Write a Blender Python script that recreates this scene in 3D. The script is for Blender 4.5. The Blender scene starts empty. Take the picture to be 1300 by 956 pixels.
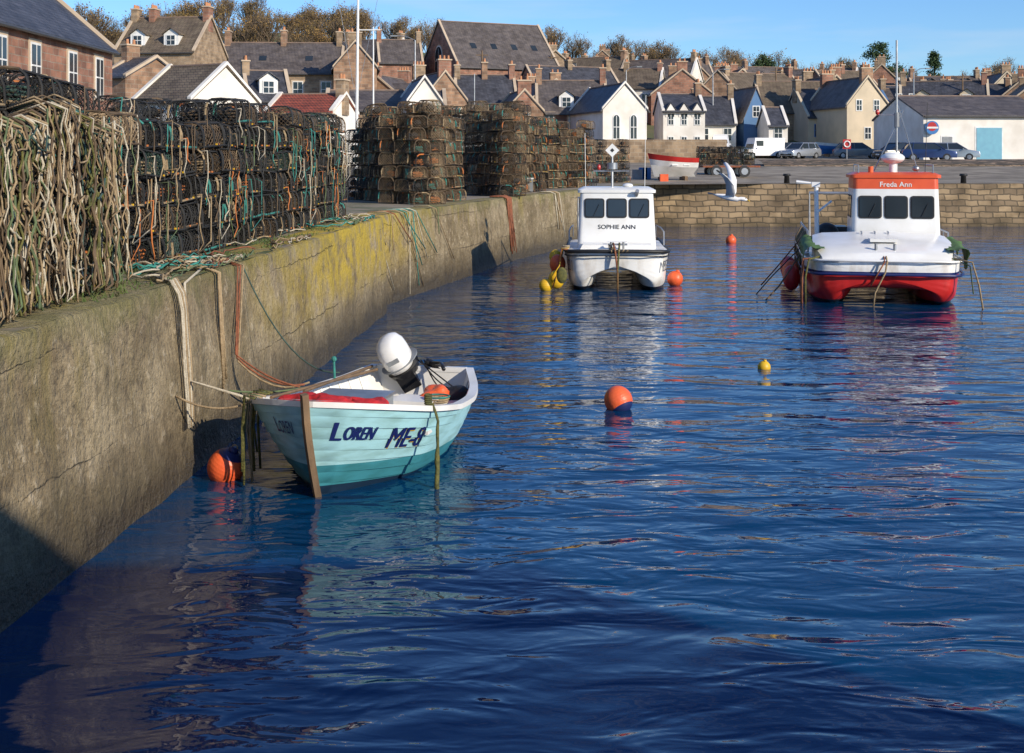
import bpy, math, random
from mathutils import Vector, Matrix, noise
random.seed(11)
R=random.random
def U(a,b): return a+(b-a)*random.random()
HC=3.3; F=1600.0; HZ=198.0
def WX(px,d): return (px-650)/F*d
def WZ(py,d): return HC-(py-HZ)/F*d
def W(px,py,z=0.0):
    d=(HC-z)*F/(py-HZ); return Vector((WX(px,d),d,z))
sc=bpy.context.scene
col=sc.collection
# ------------------------------------------------------------------ materials
def newmat(name):
    m=bpy.data.materials.new(name); m.use_nodes=True
    nt=m.node_tree; b=nt.nodes['Principled BSDF']
    return m,nt,b
def N(nt,t,**k):
    n=nt.nodes.new(t)
    for a,v in k.items(): setattr(n,a,v)
    return n
def c4(c): return (c[0],c[1],c[2],1)
def pm(name,c1,c2=None,scale=3.0,rough=.6,bump=0.0,bscale=20.0,metal=0.0,spec=None,detail=3,stretch=(1,1,1)):
    m,nt,b=newmat(name); L=nt.links
    if c2 is None: c2=tuple(x*.8 for x in c1)
    tc=N(nt,'ShaderNodeTexCoord'); mp=N(nt,'ShaderNodeMapping'); mp.inputs['Scale'].default_value=stretch
    L.new(tc.outputs['Object'],mp.inputs[0])
    n=N(nt,'ShaderNodeTexNoise'); n.inputs['Scale'].default_value=scale; n.inputs['Detail'].default_value=detail
    L.new(mp.outputs[0],n.inputs['Vector'])
    r=N(nt,'ShaderNodeValToRGB'); r.color_ramp.elements[0].position=.35; r.color_ramp.elements[1].position=.65
    r.color_ramp.elements[0].color=c4(c1); r.color_ramp.elements[1].color=c4(c2)
    L.new(n.outputs[0],r.inputs[0]); L.new(r.outputs[0],b.inputs['Base Color'])
    b.inputs['Roughness'].default_value=rough; b.inputs['Metallic'].default_value=metal
    if spec is not None: b.inputs['Specular IOR Level'].default_value=spec
    if bump>0:
        n2=N(nt,'ShaderNodeTexNoise'); n2.inputs['Scale'].default_value=bscale; n2.inputs['Detail'].default_value=3
        L.new(mp.outputs[0],n2.inputs['Vector'])
        bp=N(nt,'ShaderNodeBump'); bp.inputs['Strength'].default_value=bump; bp.inputs['Distance'].default_value=.03
        L.new(n2.outputs[0],bp.inputs['Height']); L.new(bp.outputs[0],b.inputs['Normal'])
    return m
def brickmat(name,c1,c2,mortar,bw,rh,ms=.02,rough=.85,zscale=1.0,stain=None,wob=.08,lo=(.5,.48,.45)):
    m,nt,b=newmat(name); L=nt.links
    tc=N(nt,'ShaderNodeTexCoord'); s=N(nt,'ShaderNodeSeparateXYZ'); L.new(tc.outputs['Object'],s.inputs[0])
    a=N(nt,'ShaderNodeMath'); L.new(s.outputs[0],a.inputs[0]); L.new(s.outputs[1],a.inputs[1])
    mz=N(nt,'ShaderNodeMath',operation='MULTIPLY'); mz.inputs[1].default_value=zscale; L.new(s.outputs[2],mz.inputs[0])
    c=N(nt,'ShaderNodeCombineXYZ'); L.new(a.outputs[0],c.inputs[0]); L.new(mz.outputs[0],c.inputs[1])
    nz=N(nt,'ShaderNodeTexNoise'); nz.inputs['Scale'].default_value=1.2; nz.inputs['Detail'].default_value=5; L.new(tc.outputs['Object'],nz.inputs['Vector'])
    nb=N(nt,'ShaderNodeVectorMath',operation='SCALE'); nb.inputs['Scale'].default_value=wob; L.new(nz.outputs['Color'],nb.inputs[0])
    ad=N(nt,'ShaderNodeVectorMath'); L.new(c.outputs[0],ad.inputs[0]); L.new(nb.outputs[0],ad.inputs[1])
    t=N(nt,'ShaderNodeTexBrick'); t.inputs['Scale'].default_value=1; t.inputs['Brick Width'].default_value=bw; t.inputs['Row Height'].default_value=rh
    t.inputs['Mortar Size'].default_value=ms; t.inputs['Color1'].default_value=c4(c1); t.inputs['Color2'].default_value=c4(c2); t.inputs['Mortar'].default_value=c4(mortar)
    L.new(ad.outputs[0],t.inputs['Vector'])
    mx=N(nt,'ShaderNodeMix',data_type='RGBA',blend_type='MULTIPLY'); mx.inputs[0].default_value=.8
    rr=N(nt,'ShaderNodeValToRGB'); rr.color_ramp.elements[0].position=.35; rr.color_ramp.elements[1].position=.62
    rr.color_ramp.elements[0].color=c4(lo); rr.color_ramp.elements[1].color=(1,1,1,1)
    L.new(nz.outputs[0],rr.inputs[0]); L.new(t.outputs['Color'],mx.inputs[6]); L.new(rr.outputs[0],mx.inputs[7])
    out=mx.outputs[2]
    if stain:
        zr=N(nt,'ShaderNodeMapRange'); zr.inputs[1].default_value=.15; zr.inputs[2].default_value=1.1
        za=N(nt,'ShaderNodeMath'); L.new(s.outputs[2],za.inputs[0]); L.new(nz.outputs[0],za.inputs[1])
        L.new(za.outputs[0],zr.inputs[0])
        m3=N(nt,'ShaderNodeMix',data_type='RGBA'); L.new(zr.outputs[0],m3.inputs[0]); m3.inputs[6].default_value=c4(stain); L.new(out,m3.inputs[7]); out=m3.outputs[2]
    L.new(out,b.inputs['Base Color'])
    b.inputs['Roughness'].default_value=rough
    bp=N(nt,'ShaderNodeBump'); bp.inputs['Strength'].default_value=.5; bp.inputs['Distance'].default_value=.03
    L.new(t.outputs['Fac'],bp.inputs['Height']); bp.invert=True; L.new(bp.outputs[0],b.inputs['Normal'])
    return m
M={}
M['white']=pm('white_paint',(.82,.81,.78),(.68,.67,.62),2,.35,.1,8)
M['cleanwhite']=pm('white_gelcoat',(.84,.84,.82),(.74,.73,.69),1.5,.25)
M['harl_w']=pm('white_harling',(.84,.8,.73),(.68,.63,.55),.6,.9)
M['harl_c']=pm('cream_harling',(.66,.54,.38),(.54,.45,.32),.6,.9)
M['stone']=brickmat('brown_sandstone',(.44,.26,.155),(.24,.145,.095),(.36,.28,.2),.7,.32)
M['stone2']=brickmat('grey_sandstone',(.44,.31,.19),(.26,.185,.12),(.4,.32,.23),.6,.3)
M['stone3']=brickmat('red_sandstone',(.42,.2,.125),(.26,.13,.09),(.32,.24,.18),.6,.3)
M['slate']=brickmat('slate_roof',(.06,.063,.075),(.1,.1,.115),(.03,.03,.035),.35,.22,.015,.55,1.4)
M['slate2']=brickmat('weathered_slate_roof',(.12,.1,.095),(.17,.14,.12),(.05,.05,.05),.35,.22,.015,.6,1.4)
M['slate3']=brickmat('lichened_slate_roof',(.17,.125,.085),(.2,.155,.1),(.06,.05,.04),.4,.25,.02,.7,1.4)
M['redtile']=brickmat('red_tile_roof',(.45,.1,.05),(.32,.08,.04),(.12,.04,.03),.25,.28,.03,.7,1.4)
M['glass']=pm('window_glass',(.02,.028,.035),(.035,.045,.055),.5,.06)
M['bluepaint']=pm('blue_paint',(.03,.15,.4),(.035,.18,.44),2,.5)
M['bluewall']=pm('blue_grey_wall',(.1,.2,.36),(.08,.17,.32),1,.8)
M['bluedoor']=pm('pale_blue_paint',(.16,.4,.5),(.14,.35,.46),2,.5)
M['terracotta']=pm('terracotta',(.55,.25,.12),(.42,.19,.09),3,.8)
M['black']=pm('black_rubber',(.012,.012,.013),(.02,.02,.02),5,.55)
M['blackgloss']=pm('black_plastic',(.012,.012,.014),(.02,.02,.022),5,.3)
M['steel']=pm('galvanised_steel',(.42,.43,.44),(.3,.31,.32),4,.4,metal=.7)
M['orange']=pm('orange_buoy_plastic',(.85,.14,.04),(.7,.1,.03),5,.42,.15,30)
M['navy']=pm('navy_plastic',(.012,.02,.12),(.015,.025,.1),3,.4)
M['yellow']=pm('yellow_plastic',(.75,.48,.02),(.65,.38,.02),3,.45)
M['red']=pm('red_paint',(.5,.025,.02),(.4,.02,.018),3,.4)
M['redcloth']=pm('red_tarpaulin',(.6,.02,.02),(.42,.015,.015),6,.7,.5,12)
M['greentarp']=pm('green_tarpaulin',(.1,.19,.05),(.06,.12,.03),6,.7,.5,10)
M['orangepaint']=pm('orange_red_paint',(.78,.12,.035),(.66,.09,.03),2,.35)
M['wood']=pm('weathered_timber',(.22,.14,.075),(.13,.085,.05),6,.8,.5,20,stretch=(1,1,.3))
M['tan']=pm('tan_rope',(.38,.28,.16),(.25,.18,.1),14,.9,.5,60)
M['cream']=pm('pale_rope',(.56,.5,.38),(.4,.35,.26),14,.9,.5,60)
M['teal']=pm('teal_rope',(.04,.26,.21),(.03,.17,.15),14,.8)
M['grnrope']=pm('green_rope',(.13,.18,.08),(.09,.12,.06),14,.9)
M['rust']=pm('rusty_orange_rope',(.3,.1,.045),(.17,.065,.035),14,.9,.4,50)
M['brightrope']=pm('orange_rope',(.6,.2,.05),(.45,.14,.04),14,.8)
M['weed']=pm('weedy_rope',(.14,.13,.03),(.06,.065,.02),14,.8,.5,40)
M['netblack']=pm('black_netting',(.014,.014,.014),(.032,.03,.026),6,.7)
M['netbrown']=pm('brown_netting',(.15,.1,.055),(.08,.055,.033),6,.8)
M['nettan']=pm('tan_netting',(.36,.26,.15),(.22,.155,.09),6,.85)
M['netgreen']=pm('green_netting',(.05,.1,.08),(.03,.06,.05),6,.8)
M['bark']=pm('bark',(.2,.14,.09),(.12,.09,.055),3,.9)
M['leafb']=pm('autumn_leaves',(.3,.17,.05),(.16,.12,.035),.4,.8)
M['leafg']=pm('dark_green_foliage',(.035,.07,.022),(.06,.1,.03),.6,.8)
M['grass']=pm('grass',(.06,.1,.025),(.1,.13,.035),4,.9)
M['grey']=pm('grey_plastic',(.25,.27,.28),(.2,.21,.22),4,.6)
M['letter']=pm('navy_lettering',(.01,.02,.13),(.012,.02,.11),3,.4)
M['letterk']=pm('black_lettering',(.015,.015,.02),(.02,.02,.02),3,.4)
M['carsilver']=pm('silver_car_paint',(.42,.44,.46),(.4,.42,.44),1,.25,metal=.6)
M['cargrey']=pm('grey_car_paint',(.16,.17,.19),(.14,.15,.17),1,.25,metal=.6)
M['carblue']=pm('blue_car_paint',(.03,.06,.16),(.03,.05,.14),1,.25,metal=.4)
M['carwhite']=pm('white_car_paint',(.8,.8,.8),(.75,.75,.75),1,.25)
M['cardark']=pm('dark_car_paint',(.02,.022,.03),(.025,.027,.035),1,.2)
M['lens']=pm('lamp_lens',(.7,.7,.68),(.6,.6,.58),1,.15)

# ------------------------------------------------------------------ mesh builder
class MB:
    def __init__(s): s.v=[];s.f=[];s.m=[]
    def add(s,vs,fs,mat):
        o=len(s.v)
        s.v+= [tuple(p) for p in vs]
        for f in fs: s.f.append(tuple(i+o for i in f)); s.m.append(mat)
    def box(s,c,sz,mat,rot=None,taper=1.0):
        x,y,z=[a/2 for a in sz]; P=[]
        for k in (-1,1):
            t=taper if k>0 else 1
            for i,j in((-1,-1),(1,-1),(1,1),(-1,1)):
                p=Vector((i*x*t,j*y*t,k*z))
                if rot is not None: p=rot@p
                P.append(p+Vector(c))
        s.add(P,[(0,3,2,1),(4,5,6,7),(0,1,5,4),(1,2,6,5),(2,3,7,6),(3,0,4,7)],mat)
    def tube(s,pts,r,n,mat,cap=True):
        pts=[Vector(p) for p in pts]; k=len(pts)
        rs=r if isinstance(r,(list,tuple)) else [r]*k
        P=[];up0=None
        for i,p in enumerate(pts):
            t=(pts[min(i+1,k-1)]-pts[max(i-1,0)])
            if t.length<1e-9: t=Vector((0,0,1))
            t.normalize()
            if up0 is None: up0=Vector((0,0,1)) if abs(t.z)<.9 else Vector((1,0,0))
            a=t.cross(up0)
            if a.length<1e-3: a=t.cross(Vector((0.3,1,.2)))
            a.normalize(); b=t.cross(a); up0=a.cross(t)
            for j in range(n):
                an=2*math.pi*j/n; P.append(p+(a*math.cos(an)+b*math.sin(an))*rs[i])
        Fs=[]
        for i in range(k-1):
            for j in range(n):
                Fs.append((i*n+j,i*n+(j+1)%n,(i+1)*n+(j+1)%n,(i+1)*n+j))
        if cap and n>2:
            Fs.append(tuple(range(n-1,-1,-1))); Fs.append(tuple((k-1)*n+j for j in range(n)))
        s.add(P,Fs,mat)
    def loft(s,rings,mat,closed=True,cap=True):
        n=len(rings[0]);P=[p for r in rings for p in r];Fs=[]
        for i in range(len(rings)-1):
            for j in range(n if closed else n-1):
                Fs.append((i*n+j,i*n+(j+1)%n,(i+1)*n+(j+1)%n,(i+1)*n+j))
        if cap and closed:
            Fs.append(tuple(range(n-1,-1,-1)));Fs.append(tuple((len(rings)-1)*n+j for j in range(n)))
        s.add(P,Fs,mat)
    def ell(s,c,r,mat,nu=20,nv=12,rot=None,matf=None):
        P=[];c=Vector(c)
        for i in range(nv+1):
            th=math.pi*i/nv
            for j in range(nu):
                ph=2*math.pi*j/nu
                p=Vector((r[0]*math.sin(th)*math.cos(ph),r[1]*math.sin(th)*math.sin(ph),r[2]*math.cos(th)))
                if rot is not None: p=rot@p
                P.append(c+p)
        for i in range(nv):
            mm=matf(i/nv) if matf else mat
            o=[P[i*nu+j] for j in range(nu)]+[P[(i+1)*nu+j] for j in range(nu)]
            s.add(o,[(j,nu+j,nu+(j+1)%nu,(j+1)%nu) for j in range(nu)],mm)
    def panel(s,O,Uv,Vv,w,h,mat,off=0.0,r=0.0,arch=False):
        O=Vector(O);Uv=Vector(Uv).normalized();Vv=Vector(Vv).normalized();Nn=Uv.cross(Vv)
        pts=[]
        if arch:
            pts=[(-w/2,0),(w/2,0)]
            for i in range(9):
                a=math.pi*i/8; pts.append((w/2*math.cos(a),h-w/2+w/2*math.sin(a)*1.15))
        elif r<=0: pts=[(-w/2,0),(w/2,0),(w/2,h),(-w/2,h)]
        else:
            for cx,cy,a0 in((w/2-r,r,-90),(w/2-r,h-r,0),(-w/2+r,h-r,90),(-w/2+r,r,180)):
                for i in range(4):
                    a=math.radians(a0+30*i); pts.append((cx+r*math.cos(a),cy+r*math.sin(a)))
        P=[O+Uv*a+Vv*b+Nn*off for a,b in pts]; n=len(P)
        B=[p-Nn*(off+.02) for p in P]
        s.add(P+B,[tuple(range(n))]+[(i,i+n,(i+1)%n+n,(i+1)%n) for i in range(n)],mat)
    def build(s,name,parent=None,smooth=False,loc=None,rotz=None,sub=0,link=True):
        me=bpy.data.meshes.new(name); me.from_pydata(s.v,[],s.f)
        sl={}
        for m in s.m:
            if m not in sl: sl[m]=len(sl); me.materials.append(M[m] if isinstance(m,str) else m)
        me.polygons.foreach_set('material_index',[sl[m] for m in s.m])
        if smooth: me.polygons.foreach_set('use_smooth',[True]*len(s.f))
        me.update()
        if smooth=='auto':
            try: me.set_sharp_from_angle(angle=math.radians(38))
            except Exception: pass
        if not link: return me
        ob=bpy.data.objects.new(name,me); col.objects.link(ob)
        if loc is not None: ob.location=loc
        if rotz is not None: ob.rotation_euler[2]=rotz
        if parent: ob.parent=parent
        if sub:
            md=ob.modifiers.new('sub','SUBSURF'); md.levels=sub; md.render_levels=sub
        return ob
def empty(name,loc=(0,0,0),rotz=0):
    e=bpy.data.objects.new(name,None); col.objects.link(e); e.location=loc; e.rotation_euler[2]=rotz; e.empty_display_size=.2
    return e
def lerp(tab,t):
    if t<=tab[0][0]: return tab[0][1]
    for (a,va),(b,vb) in zip(tab,tab[1:]):
        if t<=b: return va+(vb-va)*(t-a)/(b-a)
    return tab[-1][1]
def slerp_tab(tab,t):
    n=len(tab)
    if t<=tab[0][0]: return tab[0][1]
    if t>=tab[-1][0]: return tab[-1][1]
    for i in range(n-1):
        if t<=tab[i+1][0]:
            x0,y0=tab[i];x1,y1=tab[i+1]
            m0=(y1-tab[i-1][1])/(x1-tab[i-1][0]) if i>0 else (y1-y0)/(x1-x0)
            m1=(tab[i+2][1]-y0)/(tab[i+2][0]-x0) if i<n-2 else (y1-y0)/(x1-x0)
            h=x1-x0;u=(t-x0)/h
            return (2*u**3-3*u**2+1)*y0+(u**3-2*u**2+u)*h*m0+(-2*u**3+3*u**2)*y1+(u**3-u**2)*h*m1
def catenary(a,b,sag,n=12,jit=0):
    a=Vector(a);b=Vector(b);o=[]
    for i in range(n+1):
        t=i/n;p=a.lerp(b,t);p.z-=sag*4*t*(1-t)
        if jit and 0<i<n: p+=Vector((U(-jit,jit),U(-jit,jit),U(-jit,jit)))
        o.append(p)
    return o
def text_pts(body,shear=0,bold=.015):
    cu=bpy.data.curves.new('t','FONT'); cu.body=body; cu.size=1; cu.shear=shear; cu.offset=bold; cu.resolution_u=4
    ob=bpy.data.objects.new('t',cu); col.objects.link(ob)
    bpy.context.view_layer.update()
    dg=bpy.context.evaluated_depsgraph_get()
    me=bpy.data.meshes.new_from_object(ob.evaluated_get(dg))
    vs=[(v.co.x,v.co.y) for v in me.vertices]; fs=[tuple(p.vertices) for p in me.polygons]
    bpy.data.objects.remove(ob)
    x0=min(v[0] for v in vs);x1=max(v[0] for v in vs);y0=min(v[1] for v in vs);y1=max(v[1] for v in vs)
    vs=[((v[0]-x0)/(x1-x0),(v[1]-y0)/(y1-y0)) for v in vs]
    return vs,fs,(x1-x0)/(y1-y0)

# ------------------------------------------------------------------ terrain
ZQ=2.0
edge=[(-30,-5.3),(0,-4.08),(8.97,-3.64),(14.15,-3.36),(27.0,-2.75),(27.1,-3.05),(40,0.0),(47.5,2.57),(57.5,6.5)]
def edgeX(y): return lerp(edge,y)
def kx(x): return lerp([(-60,.155),(-20,.128),(10,.108),(47,.08),(100,.06)],x)
def terr(x,y):
    z=lerp([(70,ZQ),(88,2.72),(120,3.05),(128,3.2)],y) if x>12 else lerp([(60,ZQ),(100,2.8),(128,3.2)],y)
    if y>125:
        z+=(min(y,340)-125)*kx(x)+ 1.0*noise.noise(Vector((x*.02,y*.02,0)))*min(1,(y-125)/40)
    if y>340: z+= (min(y,900)-340)*.005
    return z
def m_ground():
    m,nt,b=newmat('ground'); L=nt.links
    g=N(nt,'ShaderNodeNewGeometry'); s=N(nt,'ShaderNodeSeparateXYZ'); L.new(g.outputs['Position'],s.inputs[0])
    def ramp(scale,p0,c0,p1,c1):
        n=N(nt,'ShaderNodeTexNoise'); n.inputs['Scale'].default_value=scale; n.inputs['Detail'].default_value=6; L.new(g.outputs['Position'],n.inputs['Vector'])
        r=N(nt,'ShaderNodeValToRGB'); e=r.color_ramp.elements; e[0].position=p0; e[0].color=c4(c0); e[1].position=p1; e[1].color=c4(c1)
        L.new(n.outputs[0],r.inputs[0]); return r.outputs[0]
    near=ramp(1.3,.42,(.085,.105,.03),.58,(.27,.22,.15)); quay=ramp(.7,.35,(.17,.14,.1),.65,(.33,.28,.21)); hill=ramp(.08,.4,(.08,.12,.03),.6,(.2,.14,.07))
    def mix(a,b_,y0,y1):
        mr=N(nt,'ShaderNodeMapRange'); mr.inputs[1].default_value=y0; mr.inputs[2].default_value=y1; L.new(s.outputs[1],mr.inputs[0])
        mx=N(nt,'ShaderNodeMix',data_type='RGBA'); L.new(mr.outputs[0],mx.inputs[0]); L.new(a,mx.inputs[6]); L.new(b_,mx.inputs[7]); return mx.outputs[2]
    L.new(mix(mix(near,quay,28,40),hill,124,134),b.inputs['Base Color']); b.inputs['Roughness'].default_value=.92
    n3=N(nt,'ShaderNodeTexNoise'); n3.inputs['Scale'].default_value=14; n3.inputs['Detail'].default_value=4; L.new(g.outputs['Position'],n3.inputs['Vector'])
    bp=N(nt,'ShaderNodeBump'); bp.inputs['Strength'].default_value=.6; bp.inputs['Distance'].default_value=.03; L.new(n3.outputs[0],bp.inputs['Height']); L.new(bp.outputs[0],b.inputs['Normal'])
    return m
M['ground']=m_ground()
mb=MB()
ys=[-30,-10,0,4,7,8.97,10,11,12,13,14.15,16,18,20,22,24,26,26.98,27.12,30,34,37,40,44,47.5,52,57.5]
offs=[0.0,.12,.3,.6,1,1.6,2.5,4,7,12,25,60,150,500,1500]
P=[];
for y in ys:
    ex=edgeX(y)
    for k,o in enumerate(offs):
        z=ZQ+(0.02*noise.noise(Vector((ex-o,y,0)))*(1 if 1<k<9 else 0))
        P.append((ex-.05-o,y,z))
n=len(offs)
mb.add(P,[(i*n+j,i*n+j+1,(i+1)*n+j+1,(i+1)*n+j) for i in range(len(ys)-1) for j in range(n-1)],'ground')
ys=[57.5,59.5,64,70,76,82,88,95,105,115,125]+list(range(132,345,8))+[400,500,700,1000,1500,3000]
xs=[-1500,-600,-300,-200]+list(range(-150,-10,10))+[-5,0,3.5,6.45,12,13,20]+list(range(30,260,10))+[300,400,700,1500]
P=[]
for y in ys:
    for x in xs:
        yy=y
        if y==57.5 and x>6.45: yy=58.9+(x-6.45)*.008
        P.append((x,yy,terr(x,y)))
n=len(xs)
mb.add(P,[(i*n+j,i*n+j+1,(i+1)*n+j+1,(i+1)*n+j) for i in range(len(ys)-1) for j in range(n-1)],'ground')
mb.build('ground')

# walls -------------------------------------------------------------
def m_conc():
    m,nt,b=newmat('harbour_concrete'); L=nt.links
    g=N(nt,'ShaderNodeNewGeometry'); s=N(nt,'ShaderNodeSeparateXYZ'); L.new(g.outputs['Position'],s.inputs[0])
    def noi(sc_,det=5,stretch=None):
        n=N(nt,'ShaderNodeTexNoise'); n.inputs['Scale'].default_value=sc_; n.inputs['Detail'].default_value=det; n.inputs['Roughness'].default_value=.68
        if stretch:
            mp=N(nt,'ShaderNodeMapping'); mp.inputs['Scale'].default_value=stretch; L.new(g.outputs['Position'],mp.inputs[0]); L.new(mp.outputs[0],n.inputs['Vector'])
        else: L.new(g.outputs['Position'],n.inputs['Vector'])
        return n
    def mix(f,a,b_,bt='MIX'):
        x=N(nt,'ShaderNodeMix',data_type='RGBA',blend_type=bt)
        for so,i in((f,0),(a,6),(b_,7)):
            if isinstance(so,(int,float)): x.inputs[i].default_value=so
            elif isinstance(so,tuple): x.inputs[i].default_value=so
            else: L.new(so,x.inputs[i])
        return x.outputs[2]
    def mr(src,a,b_,c=0,d=1):
        x=N(nt,'ShaderNodeMapRange'); L.new(src,x.inputs[0]); x.inputs[1].default_value=a; x.inputs[2].default_value=b_; x.inputs[3].default_value=c; x.inputs[4].default_value=d; return x.outputs[0]
    def ma(op,a,b_):
        x=N(nt,'ShaderNodeMath',operation=op)
        for so,i in((a,0),(b_,1)):
            if isinstance(so,(int,float)): x.inputs[i].default_value=so
            else: L.new(so,x.inputs[i])
        return x.outputs[0]
    big=noi(.9).outputs[0]; fine=noi(19).outputs[0]; mid=noi(5.5,5).outputs[0]; med=noi(2.1,6).outputs[0]
    st=noi(3,5,(1,1,.1)).outputs[0]; lowf=noi(.35,3).outputs[0]
    c=mix(mr(big,.38,.62),(.215,.16,.085,1),(.42,.335,.205,1))
    c=mix(mr(med,.5,.66,0,.65),c,(.16,.125,.06,1))
    c=mix(mr(fine,.42,.7),c,mix(.5,c,(.06,.047,.03,1)))
    c=mix(mr(st,.52,.7,0,.65),c,(.1,.08,.042,1))
    c=mix(mr(mid,.58,.7,0,.75),c,(.58,.48,.33,1))
    c=mix(mr(mid,.44,.34,0,.6),c,(.085,.065,.04,1))
    zz=ma('ADD',s.outputs[2],ma('MULTIPLY',big,.25))
    ln=ma('PINGPONG',zz,.47); lnf=ma('MULTIPLY',mr(ln,0,.012,1,0),mr(lowf,.45,.6))
    c=mix(ma('MULTIPLY',lnf,.3),c,(.06,.045,.03,1))
    zm=ma('ADD',s.outputs[2],ma('MULTIPLY',med,.9))
    c=mix(mr(zm,2.15,2.5,0,.6),c,(.16,.155,.045,1))
    lst=ma('MULTIPLY',mr(st,.5,.62),mr(s.outputs[2],.9,1.7)); c=mix(ma('MULTIPLY',lst,ma('MULTIPLY',mr(lowf,.42,.58),.5)),c,(.34,.27,.05,1))
    yl=ma('MULTIPLY',ma('MULTIPLY',mr(s.outputs[1],15,21),mr(s.outputs[1],32,27)),mr(med,.38,.54))
    yl=ma('MULTIPLY',yl,mr(s.outputs[2],.6,1.3)); c=mix(ma('MULTIPLY',yl,.85),c,(.52,.37,.035,1))
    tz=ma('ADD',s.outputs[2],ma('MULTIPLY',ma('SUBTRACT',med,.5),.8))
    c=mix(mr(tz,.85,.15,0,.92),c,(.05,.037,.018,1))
    L.new(c,b.inputs['Base Color'])
    L.new(mr(tz,.1,.5,.4,.92),b.inputs['Roughness'])
    h=ma('ADD',ma('MULTIPLY',fine,.7),ma('MULTIPLY',mid,1.3)); h=ma('ADD',h,ma('MULTIPLY',lnf,-.5)); h=ma('ADD',h,ma('MULTIPLY',med,1.4))
    bp=N(nt,'ShaderNodeBump'); bp.inputs['Strength'].default_value=1.0; bp.inputs['Distance'].default_value=.06; L.new(h,bp.inputs['Height']); L.new(bp.outputs[0],b.inputs['Normal'])
    return m
M['conc']=m_conc()
M['quaystone']=brickmat('quay_stone',(.42,.3,.17),(.21,.15,.09),(.12,.09,.055),.62,.27,.03,.85,1,stain=(.05,.038,.018),wob=.25,lo=(.4,.38,.33))
def wallstrip(name,pts,mat,norm_noise=.03,step=.25):
    mb=MB(); prof=[(-.6,2.004),(-.05,2.004),(-.012,1.985),(0.0,1.94)]+[(0.0+.01*i,1.94-.16*i) for i in range(1,13)]+[(.2,-2.5)]
    line=[]
    for a,b in zip(pts,pts[1:]):
        a=Vector(a);b=Vector(b);k=max(1,int((b-a).length/step))
        for i in range(k): line.append((a.lerp(b,i/k)))
    line.append(Vector(pts[-1]))
    P=[];m=len(prof)
    for i,p in enumerate(line):
        t=(line[min(i+1,len(line)-1)]-line[max(0,i-1)]).normalized(); nn=Vector((t.y,-t.x))
        chip=max(0,noise.noise(Vector((p.x*1.1,p.y*1.1,9)))-.15)*.16
        for o,z in prof:
            q=p+nn*o; d=noise.noise(Vector((q.x*1.3,q.y*1.3,z*1.3)))*norm_noise if o>=-.06 else 0
            if 1.9<z and o>-.5: d-=chip
            zz=z+ (noise.noise(Vector((q.x*2,q.y*2,5)))*.025 if z>1.9 and o>-.5 else 0)
            P.append((q.x+nn.x*d,q.y+nn.y*d,zz))
    mb.add(P,[(i*m+j,(i+1)*m+j,(i+1)*m+j+1,i*m+j+1) for i in range(len(line)-1) for j in range(m-1)],mat)
    return mb.build(name,smooth='auto')
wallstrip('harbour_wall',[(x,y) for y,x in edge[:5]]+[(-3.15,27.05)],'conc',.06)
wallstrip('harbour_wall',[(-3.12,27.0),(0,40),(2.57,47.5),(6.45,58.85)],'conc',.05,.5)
wallstrip('stone_quay_wall',[(6.3,58.9),(20,59.0),(60,59.3),(300,61.2)],'quaystone',.05,.6)
M['cobble']=brickmat('cobble_bank',(.38,.26,.17),(.2,.14,.09),(.1,.08,.05),.6,.13,.04,wob=.3)
mb=MB(); P=[]
for i in range(0,92):
    x=17+i*2
    for k in range(5):
        P.append((x,84+k*1.0+ (0 if k<4 else .3),lerp([(0,2.55),(3,3.02),(4,3.04)],k)+U(-.05,.05)-(.6 if k==0 else 0)))
mb.add(P,[(i*5+j,(i+1)*5+j,(i+1)*5+j+1,i*5+j+1) for i in range(91) for j in range(4)],'cobble'); mb.build('stone_bank')
mb=MB(); mb.box((16,-12.8,-.25),(42,30,4.5),'conc'); mb.build('near_quay')
e=empty('added_shade_shed',(8.6,-6,2))  # unseen block added behind the camera, sized to shade the near wall and water
mb=MB(); mb.box((0,0,2.9),(8,8,5.8),'stone'); mb.build('walls',e)
mb=MB(); mb.add([(-4.2,-4.3,5.7),(4.2,-4.3,5.7),(4.2,4.1,5.7),(-4.2,4.1,5.7),(-4.2,0,7.3),(4.2,0,7.3)],[(0,1,5,4),(2,3,4,5),(0,4,3),(1,2,5),(0,3,2,1)],'slate'); mb.build('roof',e)

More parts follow.
